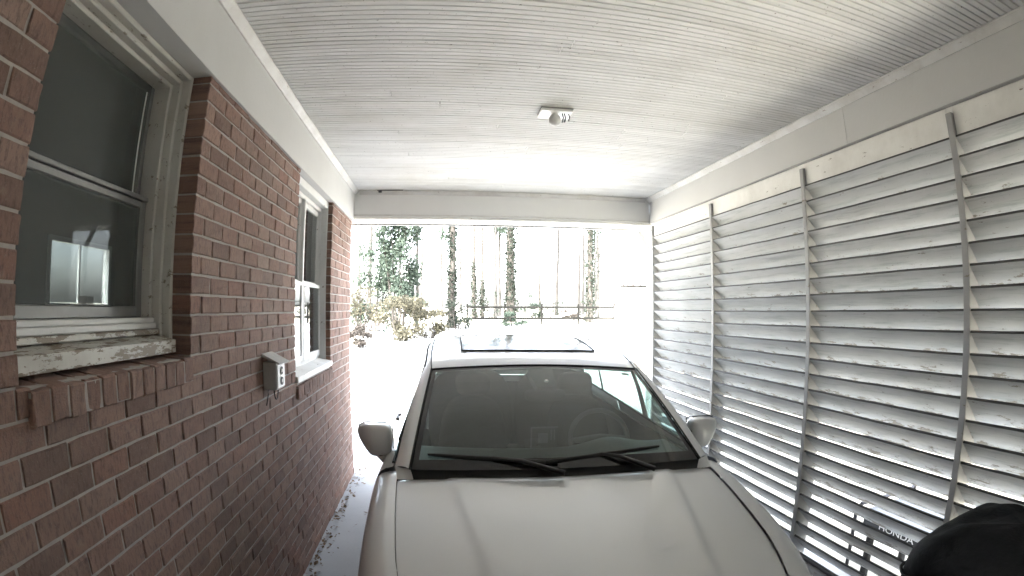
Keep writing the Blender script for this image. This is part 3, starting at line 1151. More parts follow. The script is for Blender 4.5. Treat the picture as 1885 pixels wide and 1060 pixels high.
# doors / quarter panel (lower body side)
def belt(y): return interp([1.45, 2.5, 3.6, 4.5], [.972, .995, 1.03, 1.05], y)
def side_fn(ya, yb):
    def f(u, v):
        y = ya + (yb - ya) * u
        w_ = bodyw(y)
        zt = belt(y)
        zb = max(.20, arch(y, WHY_R)) if y > 3.2 else .20
        pts = [(w_ - .105, zt), (w_ - .05, zt - .022), (w_ - .018, zt - .075), (w_, zt - .17), (w_ - .004, .60), (w_ + .002, .46), (w_ - .015, .32), (w_ - .06, .20)]
        x, z = prof_pt(pts, v)
        return (x, y, max(z, zb))
    return f
for mir in (False, True):
    sg = -1 if mir else 1
    for nm, ya, yb in (('front_door', 1.507, 2.425), ('rear_door', 2.433, 3.34), ('rear_quarter_panel', 3.348, 4.48)):
        p = grid_mesh(nm, side_fn(ya, yb), 24 if nm != 'rear_quarter_panel' else 40, 20, M_CAR, car, True, mirror=mir)
        if 'door' in nm:
            yh = yb - .16
            xh = bodyw(yh) - .012
            pts = [(sg * xh, yh - .10, .865), (sg * (xh + .042), yh - .085, .87), (sg * (xh + .045), yh + .06, .875), (sg * xh, yh + .08, .872)]
            MB().tube(pts, [.016, .013, .013, .016], 8).build('door_handle', M_BLACK if sg < 0 else M_CAR, p, True)
# tail
def tail_fn(u, v):
    s = u * 2 - 1
    a = abs(s)
    x = math.copysign(smooth_interp([0, .5, .8, 1], [0, .44, .70, bodyw(4.45) - .004], a), s)
    y = 4.63 - .17 * a ** 2.4 - .05 * v
    return (x, y, .22 + (1.045 - .22) * v)
grid_mesh('tailgate', tail_fn, 24, 10, M_CAR, car, True)
for mir in (False, True):
    def tl_fn(u, v):
        x, y, z = tail_fn(.5 + (.62 + .36 * u) * .5, .72 + .2 * v)
        return (x, y + .006, z)
    grid_mesh('tail_light', tl_fn, 6, 3, M_REDLENS, car, True, mirror=mir)
MB().bbox(-.16, .16, 4.632, 4.640, .70, .80, .003).build('plate_holder', M_WHITE, car)

# greenhouse key curves
def ws_base(s):   # s -1..1
    return Vector((.714 * s, 1.345 + .065 * s * s, 1.000 - .012 * s * s))
def ws_top(s):
    return Vector((.640 * s, 2.215 + .02 * s * s, 1.388 - .022 * s * s))
def ws_fn(u, v):
    s = u * 2 - 1
    # rounded lower corners
    b_, t_ = ws_base(s), ws_top(s)
    p = b_.lerp(t_, v)
    n = Vector((0, -.40, .90))
    p += n * (.030 * math.sin(math.pi * v) * (1 - .6 * s * s) + .012 * (1 - s * s))
    return tuple(p)
ws = grid_mesh('windshield', ws_fn, 40, 20, M_WS, car, True)
# cowl
def cowl_fn(u, v):
    s = u * 2 - 1
    a = Vector((.735 * s, 1.325 + .075 * s * s, .952 - .012 * s * s))
    b_ = ws_base(s) + Vector((0, .03, .004))
    return tuple(a.lerp(b_, v) - Vector((0, 0, .012 * math.sin(math.pi * v))))
grid_mesh('cowl_panel', cowl_fn, 20, 4, M_BLACK, car, True)
# roof
RYS = [2.20, 2.35, 2.52, 2.75, 3.1, 3.5, 3.9, 4.25]
RZS = [1.389, 1.428, 1.460, 1.493, 1.520, 1.524, 1.503, 1.450]
RXS = [.640, .650, .655, .655, .650, .640, .620, .590]
def roofz(y): return smooth_interp(RYS, RZS, y)
def roofx(y): return smooth_interp(RYS, RXS, y)
def roof_pt(s, y):
    x = roofx(y) * s
    return Vector((x, y + .02 * s * s * (1 - (y - 2.215) / 2), roofz(y) - .030 * abs(s) ** 2.4))
def roof_fn(u, v):
    return tuple(roof_pt(u * 2 - 1, 2.222 + (4.25 - 2.222) * v))
roof = grid_mesh('roof', roof_fn, 28, 30, M_CAR, car, True)
def sun_fn(u, v):
    s = u * 2 - 1
    y = 2.525 + .80 * v + .03 * s * s
    return tuple(roof_pt(s * .455 / roofx(y), y) + Vector((0, 0, .006)))
sr = grid_mesh('sunroof', sun_fn, 18, 12, M_GLOSSBLACK, car, True)
pts = []
for t_ in np.linspace(-1, 1, 15): pts.append(Vector(sun_fn((t_ + 1) / 2, 0)))
for t_ in np.linspace(0, 1, 10)[1:]: pts.append(Vector(sun_fn(1, t_)))
for t_ in np.linspace(1, -1, 15)[1:]: pts.append(Vector(sun_fn((t_ + 1) / 2, 1)))
for t_ in np.linspace(1, 0, 10)[1:]: pts.append(Vector(sun_fn(0, t_)))
MB().tube(pts, .006, 6, False).build('sunroof_seal', M_RUBBER, sr, True)
# side glass band: belt line -> cant rail
def rail(s):      # s 0..1 from the A-pillar base to the tail, top line
    y = smooth_interp([0, .28, .5, .75, 1], [1.62, 2.30, 2.95, 3.6, 4.28], s)
    x = smooth_interp([0, .28, .5, .75, 1], [.792, .684, .688, .672, .615], s)
    z = smooth_interp([0, .28, .5, .75, 1], [1.040, 1.372, 1.462, 1.468, 1.400], s)
    return Vector((x, y, z))
def beltp(s):
    y = interp([0, 1], [1.56, 4.47], s)
    return Vector((bodyw(y) - .107, y, belt(y) + .001))
def skew(s):        # the posts lean back: rail parameter for a belt parameter
    return interp([0, .285, .66, 1], [0, .35, .72, 1], s)
def side_band(s0, s1, t0, t1, out=0.0):
    def f(u, v):
        s = s0 + (s1 - s0) * u
        t = t0 + (t1 - t0) * v
        p = beltp(s).lerp(rail(skew(s)), t)
        p.x += .016 * math.sin(math.pi * t) + out
        return tuple(p)
    return f
for mir in (False, True):
    sg = -1 if mir else 1
    # A-pillar: from the windshield edge to the front of the side glass and the rail
    def apil(u, v):
        a = Vector(ws_fn(1, v)) + Vector((.002, 0, .003))
        c = Vector((.786, 1.50, .985)).lerp(Vector((.690, 2.30, 1.376)), v) if False else Vector((smooth_interp([0, .5, 1], [.792, .748, .690], v), 1.47 + .83 * v, .982 + .392 * v + .02 * math.sin(math.pi * v)))
        p = a.lerp(c, u)
        p.z += .008 * math.sin(math.pi * u)
        return tuple(p)
    grid_mesh('pillar', apil, 6, 16, M_CAR, car, True, mirror=mir)
    def corner(u, v):
        a = Vector((.700, 1.398, .940)).lerp(Vector((.777, 1.40, .942)), u)
        b_ = Vector((.716, 1.413, .989)).lerp(Vector((.792, 1.475, .983)), u)
        p = a.lerp(b_, v)
        p.z += .006 * math.sin(math.pi * v)
        return tuple(p)
    grid_mesh('fender_corner', corner, 4, 5, M_CAR, car, True, mirror=mir)
    # cant rail between roof edge and side glass
    def crail(u, v):
        y = 2.235 + (4.25 - 2.235) * v
        a = roof_pt(1, y) + Vector((.003, 0, -.002))
        s = .27 + .73 * v
        c = rail(s)
        p = a.lerp(c, u)
        p.x += .008 * math.sin(math.pi * u)
        return tuple(p)
    grid_mesh('roof_rail', crail, 5, 24, M_CAR, car, True, mirror=mir)
    gl1 = grid_mesh('side_window', side_band(.02, .285, .03, .955), 14, 8, M_CARGLASS, car, True, mirror=mir)
    grid_mesh('pillar', side_band(.285, .325, .0, .99, .002), 2, 8, M_GLOSSBLACK, car, True, mirror=mir)
    gl2 = grid_mesh('side_window', side_band(.325, .66, .03, .955), 12, 8, M_CARGLASS, car, True, mirror=mir)
    grid_mesh('pillar', side_band(.66, .685, .0, .99, .002), 2, 8, M_GLOSSBLACK, car, True, mirror=mir)
    grid_mesh('quarter_window', side_band(.685, .86, .03, .955), 8, 8, M_CARGLASS, car, True, mirror=mir)
    grid_mesh('pillar', side_band(.86, 1.0, .0, 1.0, .001), 6, 8, M_CAR, car, True, mirror=mir)
    # dark weather seals
    pts = [Vector(side_band(.02, .86, .97, .97, .004)(i / 24, 0)) for i in range(25)]
    pts = [Vector((sg * p.x, p.y, p.z)) for p in pts]
    MB().tube(pts, .008, 6).build('window_seal', M_RUBBER, car, True)
    pts = [Vector(side_band(.0, .86, .01, .01, .004)(i / 16, 0)) for i in range(17)]
    pts = [Vector((sg * p.x, p.y, p.z)) for p in pts]
    MB().tube(pts, .008, 6).build('window_seal', M_RUBBER, car, True)
    # hood / fender shut line is a real gap; roof ditch seal
    pts = [roof_pt(1, 2.24 + 2.0 * i / 20) + Vector((.002, 0, .001)) for i in range(21)]
    pts = [Vector((sg * p.x, p.y, p.z)) for p in pts]
    MB().tube(pts, .004, 6).build('roof_moulding', M_RUBBER, car, True)
    # windshield edge moulding
    pts = [Vector(ws_fn(1, i / 16)) + Vector((.004, -.001, .004)) for i in range(17)]
    pts = [Vector((sg * p.x, p.y, p.z)) for p in pts]
    MB().tube(pts, .0055, 6).build('windshield_seal', M_RUBBER, car, True)
pts = [Vector(ws_fn(i / 20, 1)) + Vector((0, .002, .003)) for i in range(21)]
MB().tube(pts, .005, 6).build('windshield_seal', M_RUBBER, car, True)
def rw_fn(u, v):
    s = u * 2 - 1
    a = Vector((.60 * s, 4.27 - .03 * s * s, 1.43 - .02 * s * s))
    b_ = Vector((.68 * s, 4.575 - .13 * s * s, 1.05))
    p = a.lerp(b_, v)
    p.y += .03 * math.sin(math.pi * v) * (1 - s * s)
    return tuple(p)
grid_mesh('rear_window', rw_fn, 16, 8, M_PRIVACY, car, True)
# mirrors
def superell(c, rx, ry, rz, n=2.6, seg=24, rings=14, shear=0.0, taper=0.0):
    V = []
    F = []
    def sp(c_, e): return math.copysign(abs(c_) ** e, c_)
    e = 2 / n
    for i in range(rings + 1):
        th = -math.pi / 2 + math.pi * i / rings
        for k in range(seg):
            ph = 2 * math.pi * k / seg
            x = sp(math.cos(th), e) * sp(math.cos(ph), e)
            y_ = sp(math.cos(th), e) * sp(math.sin(ph), e)
            z = sp(math.sin(th), e)
            V.append((x, y_, z))
    for i in range(rings):
        for k in range(seg):
            F.append((i * seg + k, i * seg + (k + 1) % seg, (i + 1) * seg + (k + 1) % seg, (i + 1) * seg + k))
    return V, F
for sg in (-1, 1):
    mir = bpy.data.objects.new('wing_mirror', None)
    V, F = superell(None, 1, 1, 1, 4.6, 32, 20)
    out = []
    for x, y_, z in V:            # x: + is outboard
        # outer lower corner cut away, front rounded
        top = z
        xx = x * .098
        if x > 0 and z < .5: xx *= 1 - .62 * (max(0, .5 - z) / 1.5) ** 1.5
        zz = z * .088 * (1 - .10 * max(0, x))
        yy = y_ * .070 * (1 - .28 * abs(x) ** 2 * (1 if x > 0 else .4)) * (1 - .12 * abs(z))
        out.append((sg * (.938 + xx), 1.815 + yy + .04 * x * x * (x > 0), 1.030 + zz))
    me = mesh('wing_mirror', out, F); fix_normals(me)
    mo = new_obj('wing_mirror', me, M_CAR, car, True)
    bpy.data.objects.remove(mir)
    ringp = [Vector((sg * (.938 + .098 * c_), 1.852, 1.030 + .088 * s_)) for c_, s_ in ((-1, -.9), (-1, .9), (-.85, 1), (.6, .97), (.93, .75), (.95, .4), (.72, -.3), (.40, -.95), (-.85, -1.0))]
    MB().tube(ringp + ringp[:1], .0035, 6, False).build('bezel', M_RUBBER, mo, True)
    MB().tube([(sg * .842, 1.80, .952), (sg * .90, 1.763, .950), (sg * .955, 1.80, .951)], .0028, 6).build('seam', M_RUBBER, mo, True)
    # stalk: an angled foot down to the door
    st = MB()
    foot = [(.895, 1.83, .955), (.865, 1.825, .925), (.835, 1.81, .893), (.810, 1.79, .868)]
    V2 = []
    secs = []
    for i, (x, y_, z) in enumerate(foot):
        hw = [.058, .050, .045, .045][i]
        hl = [.040, .040, .045, .050][i]
        secs.append([(sg * (x - hw * .6), y_ - hl, z + .006), (sg * (x + hw), y_ - hl * .7, z), (sg * (x + hw), y_ + hl, z), (sg * (x - hw * .6), y_ + hl, z + .006)])
    V2 = [p for s_ in secs for p in s_]
    F2 = [(i * 4 + k, i * 4 + (k + 1) % 4, (i + 1) * 4 + (k + 1) % 4, (i + 1) * 4 + k) for i in range(3) for k in range(4)] + [(0, 1, 2, 3), (15, 14, 13, 12)]
    me = mesh('mirror_foot', V2, F2); fix_normals(me)
    new_obj('mirror_foot', me, M_CAR, mo)
    g_ = MB().bbox(min(sg * .855, sg * 1.0), max(sg * .855, sg * 1.0), 1.872, 1.892, .965, 1.098, .01).build('mirror_glass', M_CHROME, mo)
# wipers
def wiper(pivot, mid, tip0, tip1, nm='wiper'):
    n_ = Vector((0, -.40, .90))
    wv = MB().tube([pivot, mid, (Vector(tip0) + Vector(tip1)) / 2 + n_ * .02], [.014, .011, .008], 8).build(nm, M_BLACK, car, True)
    bl = MB()
    a, c = Vector(tip0), Vector(tip1)
    pts = [a.lerp(c, i / 8) + n_ * (.010) for i in range(9)]
    bl.tube(pts, [.006, .010, .011, .012, .013, .012, .011, .010, .006], 6)
    bl.build('wiper_blade', M_RUBBER, wv, True)
def wsp(s, v): return Vector(ws_fn((s + 1) / 2, v))
wiper(wsp(-.02, -.02) + Vector((0, -.03, .0)), wsp(-.28, .035) + Vector((0, -.006, .018)), wsp(-.90, .105), wsp(-.05, .03))
wiper(wsp(.60, -.03) + Vector((0, -.03, .0)), wsp(.38, .04) + Vector((0, -.006, .018)), wsp(-.20, .03), wsp(.72, .115))
# wheels
def wheel(x, y, sg):
    n = 36
    prof = [(.0, .19), (.02, .205), (.03, .31), (.06, .325), (.15, .325), (.18, .31), (.19, .205)]
    V = []
    F = []
    for d, r in prof:
        for k in range(n):
            a = 2 * math.pi * k / n
            V.append((sg * -d, r * math.cos(a), r * math.sin(a)))
    for i in range(len(prof) - 1):
        for k in range(n):
            F.append((i * n + k, i * n + (k + 1) % n, (i + 1) * n + (k + 1) % n, (i + 1) * n + k))
    me = mesh('wheel', V, F); fix_normals(me)
    o = new_obj('wheel', me, M_RUBBER, car, True, (x, y, .335))
    rimb = MB()
    for k in range(10):
        a = 2 * math.pi * k / 10
        rimb.tube([(sg * -.02, .03 * math.cos(a), .03 * math.sin(a)), (sg * -.012, .2 * math.cos(a), .2 * math.sin(a))], [.022, .014], 6)
    rimb.tube([(sg * -.005, 0, 0), (sg * -.05, 0, 0)], .05, 14)
    rimb.tube([(sg * -.10, 0, 0), (sg * -.12, 0, 0)], .19, 28)
    rimb.build('rim', M_ALLOY, o, False)
for sg in (-1, 1):
    wheel(sg * .885, WHY_F, sg)
    wheel(sg * .890, WHY_R, sg)
# underside and wheel-arch liners, cabin tub
MB().box(-.80, .80, .30, 4.45, .19, .23).build('underbody', M_BLACK, car)
MB().box(-.66, .66, .45, 1.28, .30, .70).build('engine_bay', M_BLACK, car)
tub = MB()
tub.box(-.77, .77, 1.50, 4.4, .30, .34)
tub.box(-.79, -.775, 1.50, 4.4, .34, .955)
tub.box(.775, .79, 1.50, 4.4, .34, .955)
tub.box(-.77, .77, 1.47, 1.50, .30, .90)
tub.box(-.75, .75, 4.38, 4.40, .34, 1.0)
tub.build('cabin', M_CABIN, car)
def head_fn(u, v):
    return tuple(roof_pt((u * 2 - 1) * .97, 2.26 + 1.95 * v) - Vector((0, 0, .035)))
grid_mesh('headliner', head_fn, 8, 12, plain('headliner_cloth', (.06, .06, .058), .9), car, True)
def dash_fn(u, v):
    s = u * 2 - 1
    y = 1.40 + .07 * s * s + .60 * v
    z = smooth_interp([0, .25, .6, .85, 1], [.965, .968, .972, .95, .80], v)
    z += .050 * math.exp(-((s - .5) / .22) ** 2) * math.exp(-((v - .72) / .22) ** 2)
    return (.735 * s, y, z)
grid_mesh('dashboard', dash_fn, 40, 14, M_DASH, car, True)
MB().bbox(-.075, .075, 1.93, 1.95, .955, 1.075, .006).bbox(-.05, .05, 1.925, 1.93, .90, .96, .004).build('dash_screen', plain('screen_back', (.012, .012, .013), .3), car)
MB().bbox(-.078, .078, 1.951, 1.955, .953, .958, .001).bbox(-.078, -.070, 1.922, 1.929, .955, 1.077, .001).bbox(-.078, .078, 1.922, 1.929, 1.070, 1.078, .001).bbox(-.035, .02, 1.915, 1.929, .985, 1.04, .003).bbox(.035, .045, 1.92, 1.929, 1.0, 1.06, .002).bbox(.055, .062, 1.92, 1.929, 1.0, 1.06, .002).build('screen_bracket', plain('screen_mount_grey', (.13, .13, .135), .5), car)
sw = MB()
cw = Vector((.37, 2.08, .955))
pts = []
for k in range(25):
    a = 2 * math.pi * k / 24
    pts.append(cw + Vector((.182 * math.cos(a), .182 * math.sin(a) * .40, .182 * math.sin(a) * .92)))
sw.tube(pts, .015, 8, False)
sw.tube([cw + Vector((-.17, 0, 0)), cw, cw + Vector((.17, 0, 0))], [.014, .035, .014], 8)
sw.tube([cw, cw + Vector((0, -.25, -.10))], [.03, .03], 8)
sw.build('steering_wheel', plain('steering_leather', (.09, .09, .09), .4), car, True)
for sx, yy in ((-.37, 2.62), (.37, 2.62), (-.36, 3.42), (.36, 3.42)):
    rear = yy > 3
    V, F = superell(None, 1, 1, 1, 3.5, 20, 12)
    seat = new_obj('seat', mesh('seat', [(sx + x * .25, yy - .28 + y_ * .28, .50 + z * .12) for x, y_, z in V], F), M_SEAT, car, True)
    V, F = superell(None, 1, 1, 1, 3.2, 20, 12)
    new_obj('backrest', mesh('backrest', [(sx + x * ((.355 - .01 * z) if rear else (.24 - .03 * z)), yy + .02 + y_ * .075 + z * .10, (.86 + z * .37) if rear else (.80 + z * .33)) for x, y_, z in V], F), M_SEAT, seat, True)
    new_obj('headrest', mesh('headrest', [(sx + x * .125, yy + .135 + y_ * .05, 1.21 + z * .085) for x, y_, z in V], F), M_SEAT, seat, True)
# interior mirror with its camera shroud at the windshield head
a = wsp(.03, .93)
sh = MB()
b0, b1_ = wsp(-.10, .97) - Vector((0, -.01, .012)), wsp(.14, .97) - Vector((0, -.01, .012))
c0, c1 = wsp(-.05, .74) - Vector((0, -.02, .02)), wsp(.12, .74) - Vector((0, -.02, .02))
d_ = Vector((0, .05, -.045))
sh.add([b0, b1_, c1, c0, b0 + d_, b1_ + d_, c1 + d_, c0 + d_], [(0, 1, 2, 3), (7, 6, 5, 4), (0, 4, 5, 1), (1, 5, 6, 2), (2, 6, 7, 3), (3, 7, 4, 0)])
o = sh.build('mirror_shroud', M_BLACK, car); fix_normals(o.data)
pc = wsp(.035, .79) - Vector((0, -.005, .006))
V, F = uv_sphere(.014, pc, 12, 8, .6)
new_obj('sensor_eye', mesh('sensor_eye', V, F), M_WHITE, o, True)
rmv = wsp(.03, .70) + Vector((0, .10, -.06))
V, F = superell(None, 1, 1, 1, 4, 20, 10)
new_obj('rearview_mirror', mesh('rearview_mirror', [(rmv.x + x * .12, rmv.y + y_ * .018, rmv.z + z * .035) for x, y_, z in V], F), M_BLACK, car, True)
# small sticker at the upper driver's corner
def stk(u, v): return tuple(wsp(.80 + .07 * u, .885 + .03 * v) + Vector((0, -.002, .004)))
grid_mesh('windshield_sticker', stk, 1, 1, plain('sticker_film', (.30, .31, .30), .5), car, False)

# ------------------------------------------------------------------ covered grill, lower right
gl = thing('covered_grill', 'barbecue grill under a black vinyl cover beside the louvers, lower right corner', 'grill', (1.875, .86, 0))
V, F = superell(None, 1, 1, 1, 6.5, 96, 60)
out = []
for x, y_, z in V:
    zz = z
    ang = math.atan2(y_, x)
    fold = .014 * math.sin(ang * 13 + 2 * z) * max(0, .55 - z) + .010 * math.sin(ang * 29 + 5 * z) * max(0, .3 - z)
    r_ = 1 + fold + .04 * max(0, -z)
    h = .50 + .50 * z
    px, py = x * .34 * r_, y_ * .36 * r_
    pz = h * .94
    if z > .3:
        pz += .010 * math.sin(px * 31 + py * 19) * math.sin(py * 23 - px * 9)
        pz += .05 * (z - .3) / .7 * math.cos(px / .30 * 1.4) - .018 * abs(y_) - .012 * math.sin(px * 17 + y_ * 4)
    out.append((px, py, max(.02, pz)))
me = mesh('cover', out, F); fix_normals(me)
new_obj('cover', me, M_COVER, gl, True)
sp_ = []
for k in range(49):
    a = 2 * math.pi * k / 48
    ca, sa = math.cos(a), math.sin(a)
    e_ = 2 / 6.5
    sp_.append((.343 * math.copysign(abs(ca) ** e_, ca), .363 * math.copysign(abs(sa) ** e_, sa), .80 + .004 * math.sin(a * 9)))
MB().tube(sp_, .007, 6, False).build('cover_seam', M_COVER, gl, True)
hs_ = [(-.355, -.12, .60), (-.375, -.10, .60), (-.378, 0, .595), (-.375, .10, .60), (-.355, .12, .60)]
MB().tube(hs_, .010, 6).build('cover_handle', M_COVER, gl, True)
for sx in (-.22, .22):
    for sy in (-.3, .3):
        MB().tube([(sx, sy, 0), (sx, sy, .12)], .025, 10).build('leg', M_DARKMETAL, gl)

# ------------------------------------------------------------------ generator outside behind the louvers
gn = thing('power_generator', 'black machine with white lettering outside, seen through the lower louver gaps', 'generator', (2.85, 2.15, 0))
MB().bbox(-.27, .30, -.36, .24, .27, .455, .03).build('body', M_BLACK, gn)
for sy in (-.385, .265):
    MB().tube([(-.30, sy, .02), (-.30, sy, .44), (-.26, sy, .475), (.28, sy, .475), (.32, sy, .5), (.32, sy, .02)], .014, 8).build('frame_tube', M_DARKMETAL, gn, True)
for sx in (-.2, .2):
    for sy in (-.3, .18):
        MB().tube([(sx, sy, -.03), (sx, sy, .275)], .03, 10).build('foot', M_RUBBER, gn)
tc = bpy.data.curves.new('lettering', 'FONT')
tc.body = 'HONDA'
tc.size = .056
tc.extrude = .001
tc.align_x = 'CENTER'
tc.align_y = 'CENTER'
tmp = bpy.data.objects.new('lettering_curve', tc)
COL.objects.link(tmp)
tme = bpy.data.meshes.new_from_object(tmp.evaluated_get(bpy.context.evaluated_depsgraph_get()))
bpy.data.objects.remove(tmp)
bpy.data.curves.remove(tc)
to = bpy.data.objects.new('lettering', tme)
COL.objects.link(to)
tme.materials.clear()
to.parent = gn
tme.materials.append(M_WHITE)
to.location = (-.2725, -.095, .384)
to.rotation_euler = (R(90), 0, R(-90))
to.scale = (1.5, 1, 1)

# ------------------------------------------------------------------ leaf litter along the wall foot
def litter(n, fn, smin, smax, name, mat):
    P = np.array([fn() for _ in range(n)])
    a = RNG.uniform(0, 6.28, n); s = RNG.uniform(smin, smax, n)
    t1 = np.stack([np.cos(a), np.sin(a), RNG.uniform(-.5, .5, n)], 1) * s[:, None]
    t2 = np.stack([-np.sin(a), np.cos(a), RNG.uniform(-.5, .5, n)], 1) * (s * .55)[:, None]
    Q = np.stack([P - t1, P + t2, P + t1, P - t2], 1).reshape(-1, 3)
    Q[:, 2] = np.maximum(Q[:, 2], .003)
    o = new_obj(name, fast_mesh(name, Q, 4), mat)
    o['kind'] = 'stuff'
    return o
def lp():
    y = RNG.uniform(.9, 5.7)
    return (XL + .012 + abs(RNG.normal(0, .055)), y, .010)
litter(420, lp, .006, .024, 'leaf_litter', M_DEAD)
def lp2():
    return (RNG.uniform(XL + .05, -.4), RNG.uniform(1.5, 5.7), .008)
litter(34, lp2, .010, .026, 'leaf_litter', M_DEAD)

# ------------------------------------------------------------------ background
def clumps(centres, radii, n, smin, smax, flat=.5):
    """leaf cards scattered through ellipsoidal clumps -> (4n,3)"""
    centres = np.asarray(centres, float); radii = np.asarray(radii, float)
    k = RNG.integers(0, len(centres), n)
    d = RNG.normal(size=(n, 3)); d /= np.linalg.norm(d, axis=1, keepdims=True)
    r = RNG.uniform(0, 1, n) ** .45
    P = centres[k] + d * r[:, None] * radii[k]
    a = RNG.normal(size=(n, 3)); a /= np.linalg.norm(a, axis=1, keepdims=True)
    b_ = RNG.normal(size=(n, 3)); b_ -= a * (a * b_).sum(1, keepdims=True); b_ /= np.linalg.norm(b_, axis=1, keepdims=True)
    s = RNG.uniform(smin, smax, n)[:, None]
    return np.stack([P - a * s, P + b_ * s * flat, P + a * s, P - b_ * s * flat], 1).reshape(-1, 3)
def trunk_mb(h, r0, r1, lean=(0, 0), seed=0, seg=12):
    r = random.Random(seed)
    n = 12
    pts = []
    rs = []
    for i in range(n + 1):
        t_ = i / n
        pts.append((lean[0] * t_ + r.uniform(-.03, .03) * (i > 0), lean[1] * t_ + r.uniform(-.03, .03) * (i > 0), h * t_ - .1))
        rs.append((r0 + (r1 - r0) * t_) * (1.35 if i == 0 else 1))
    return MB().tube(pts, rs, seg), pts, rs
def tree(px, Y, h, r0, label, ivy=0, ivy_h=8, mat=None, crown=True, lean=0, ev=True, group=None, name='pine_tree', cat='tree'):
    x = px * Y
    t_ = thing(name, label, cat, (x, Y, ground_z(Y)), group)
    mb, pts, rs = trunk_mb(h, r0, r0 * .45, (lean, 0), int(abs(px) * 1000) + int(Y))
    r = random.Random(int(px * 999) + 5)
    mb.build('trunk', mat or M_BARK, t_, True)
    if crown:
        cs, rd = [], []
        lm = MB()
        for k in range(9):
            z = h * (.55 + .45 * k / 8)
            a = r.uniform(0, 6.28); L = (1.2 + 1.4 * (1 - k / 9)) * r.uniform(.7, 1.2)
            b0 = Vector((lean * z / h, 0, z - .3)); b1 = b0 + Vector((math.cos(a) * L, math.sin(a) * L, .5))
            lm.tube([b0, b1], [r0 * .22, r0 * .06], 6)
            cs.append(b1); rd.append((1.0, 1.0, .6))
        lm.build('limbs', mat or M_BARK, t_, True)
        Q = clumps(cs, rd, 1100, .10, .22)
        new_obj('crown', fast_mesh('crown', Q, 4), M_EVER, t_)
    if ivy:
        n = ivy
        z = RNG.uniform(0, 1, n) ** 1.15 * ivy_h
        a = RNG.uniform(0, 6.28, n)
        rr = r0 * (1 - .5 * z / h) + np.abs(RNG.normal(0, .10, n)) * (1 + .6 * np.sin(z * 2.1 + a * 2))
        P = np.stack([lean * z / h + rr * np.cos(a), rr * np.sin(a), z], 1)
        A = RNG.normal(size=(n, 3)); A /= np.linalg.norm(A, axis=1, keepdims=True)
        B = RNG.normal(size=(n, 3)); B -= A * (A * B).sum(1, keepdims=True); B /= np.linalg.norm(B, axis=1, keepdims=True)
        s = RNG.uniform(.05, .11, n)[:, None]
        Q = np.stack([P - A * s, P + B * s * .7, P + A * s, P - B * s * .7], 1).reshape(-1, 3)
        new_obj('ivy', fast_mesh('ivy', Q, 4), M_IVY, t_)
    return t_
def bush(px, Y, wx, wz, label, mat, n=1400, z0=0.0, cat='shrub', group=None, name='shrub', s=(.05, .11), cl=9, seed=1):
    r = random.Random(seed)
    x = px * Y
    t_ = thing(name, label, cat, (x, Y, ground_z(Y)), group)
    cs, rd = [], []
    sm = MB()
    for k in range(cl):
        u = r.uniform(-1, 1)
        v = r.uniform(.12, 1)
        c = Vector((u * wx * .5 * (1 - .45 * v), r.uniform(-.5, .5) * wx * .6, z0 + v * wz * .88))
        cs.append(c); rd.append((wx * .2, wx * .2, wz * .13))
        sm.tube([(c.x * .2, c.y * .2, -.05), (c.x * .6, c.y * .6, c.z * .55), tuple(c)], [.03, .02, .008], 6)
    sm.build('stems', M_BARK, t_, True)
    new_obj('foliage', fast_mesh('foliage', clumps(cs, rd, n, *s), 4), mat, t_)
    return t_
G = 'tall trees beyond the driveway'
tree(.0215, 30, 15, .20, 'tall ivy covered trunk just left of the rail fence', 1500, 8, group=G)
tree(.133, 37, 18, .30, 'thickest ivy clad trunk behind the middle of the rail fence', 2600, 9, group=G)
tree(.2885, 36, 17, .24, 'rough leaning trunk with ivy behind the right half of the rail fence', 1500, 7.5, lean=.35, group=G)
tree(-.044, 27, 13, .09, 'slim dark trunk at the right edge of the evergreen mass', 0, group=G)
tree(.104, 42, 17, .13, 'slim bare trunk just left of the thick ivy trunk', 0, mat=M_BARKP, group=G)
tree(.112, 46, 17, .15, 'pale slim trunk close behind the bare trunk left of the ivy trunk', 0, mat=M_BARKP, group=G)
tree(.063, 40, 13, .15, 'bushy ivied trunk rising behind the left end of the rail fence', 700, 4.5, group=G)
tree(.079, 44, 12, .13, 'short dark trunk with leafy base left of the pale pair', 500, 3.2, group=G)
tree(.190, 45, 15, .10, 'thin dark stemmed trunk right of the thick ivy trunk', 60, 3, group=G)
tree(.222, 50, 17, .17, 'pale bark trunk halfway between the two ivy trunks', 0, mat=M_BARKP, lean=.5, group=G)
tree(.268, 52, 15, .11, 'thin pale trunk just left of the leaning trunk', 0, mat=M_BARKP, group=G)
tree(.306, 42, 15, .13, 'knotty trunk with twigs just right of the leaning trunk', 160, 7, mat=M_BARKP, group=G)
tree(.002, 45, 16, .12, 'pale trunk in the white gap beside the evergreen', 0, mat=M_BARKP, group=G)
tree(-.135, 40, 16, .15, 'pale trunk behind the evergreen mass, nearest the brick wall', 80, 6, mat=M_BARKP, group=G)
rw = random.Random(21)
for k in range(26):
    pxx = rw.uniform(-.17, .40)
    tree(pxx, rw.uniform(50, 72), rw.uniform(13, 19), rw.uniform(.08, .17), 'thin bare trunk in the pale woodland behind the nearer trees', 0, mat=M_BARKP, lean=rw.uniform(-.6, .6), crown=False, group='thin bare trunks of the far woodland')
GE = 'evergreen and autumn growth left of the driveway'
bush(-.080, 25, 2.6, 6.4, 'tall dense evergreen with grey green leaves left of the bare trunks', M_EVER, 5600, cat='tree', name='evergreen_tree', s=(.06, .13), cl=22, seed=3, group=GE)
bush(-.125, 27, 2.6, 5.2, 'loose lighter evergreen nearest the brick wall end', M_EVER, 3000, cat='tree', name='evergreen_tree', s=(.06, .13), cl=16, seed=4, group=GE)
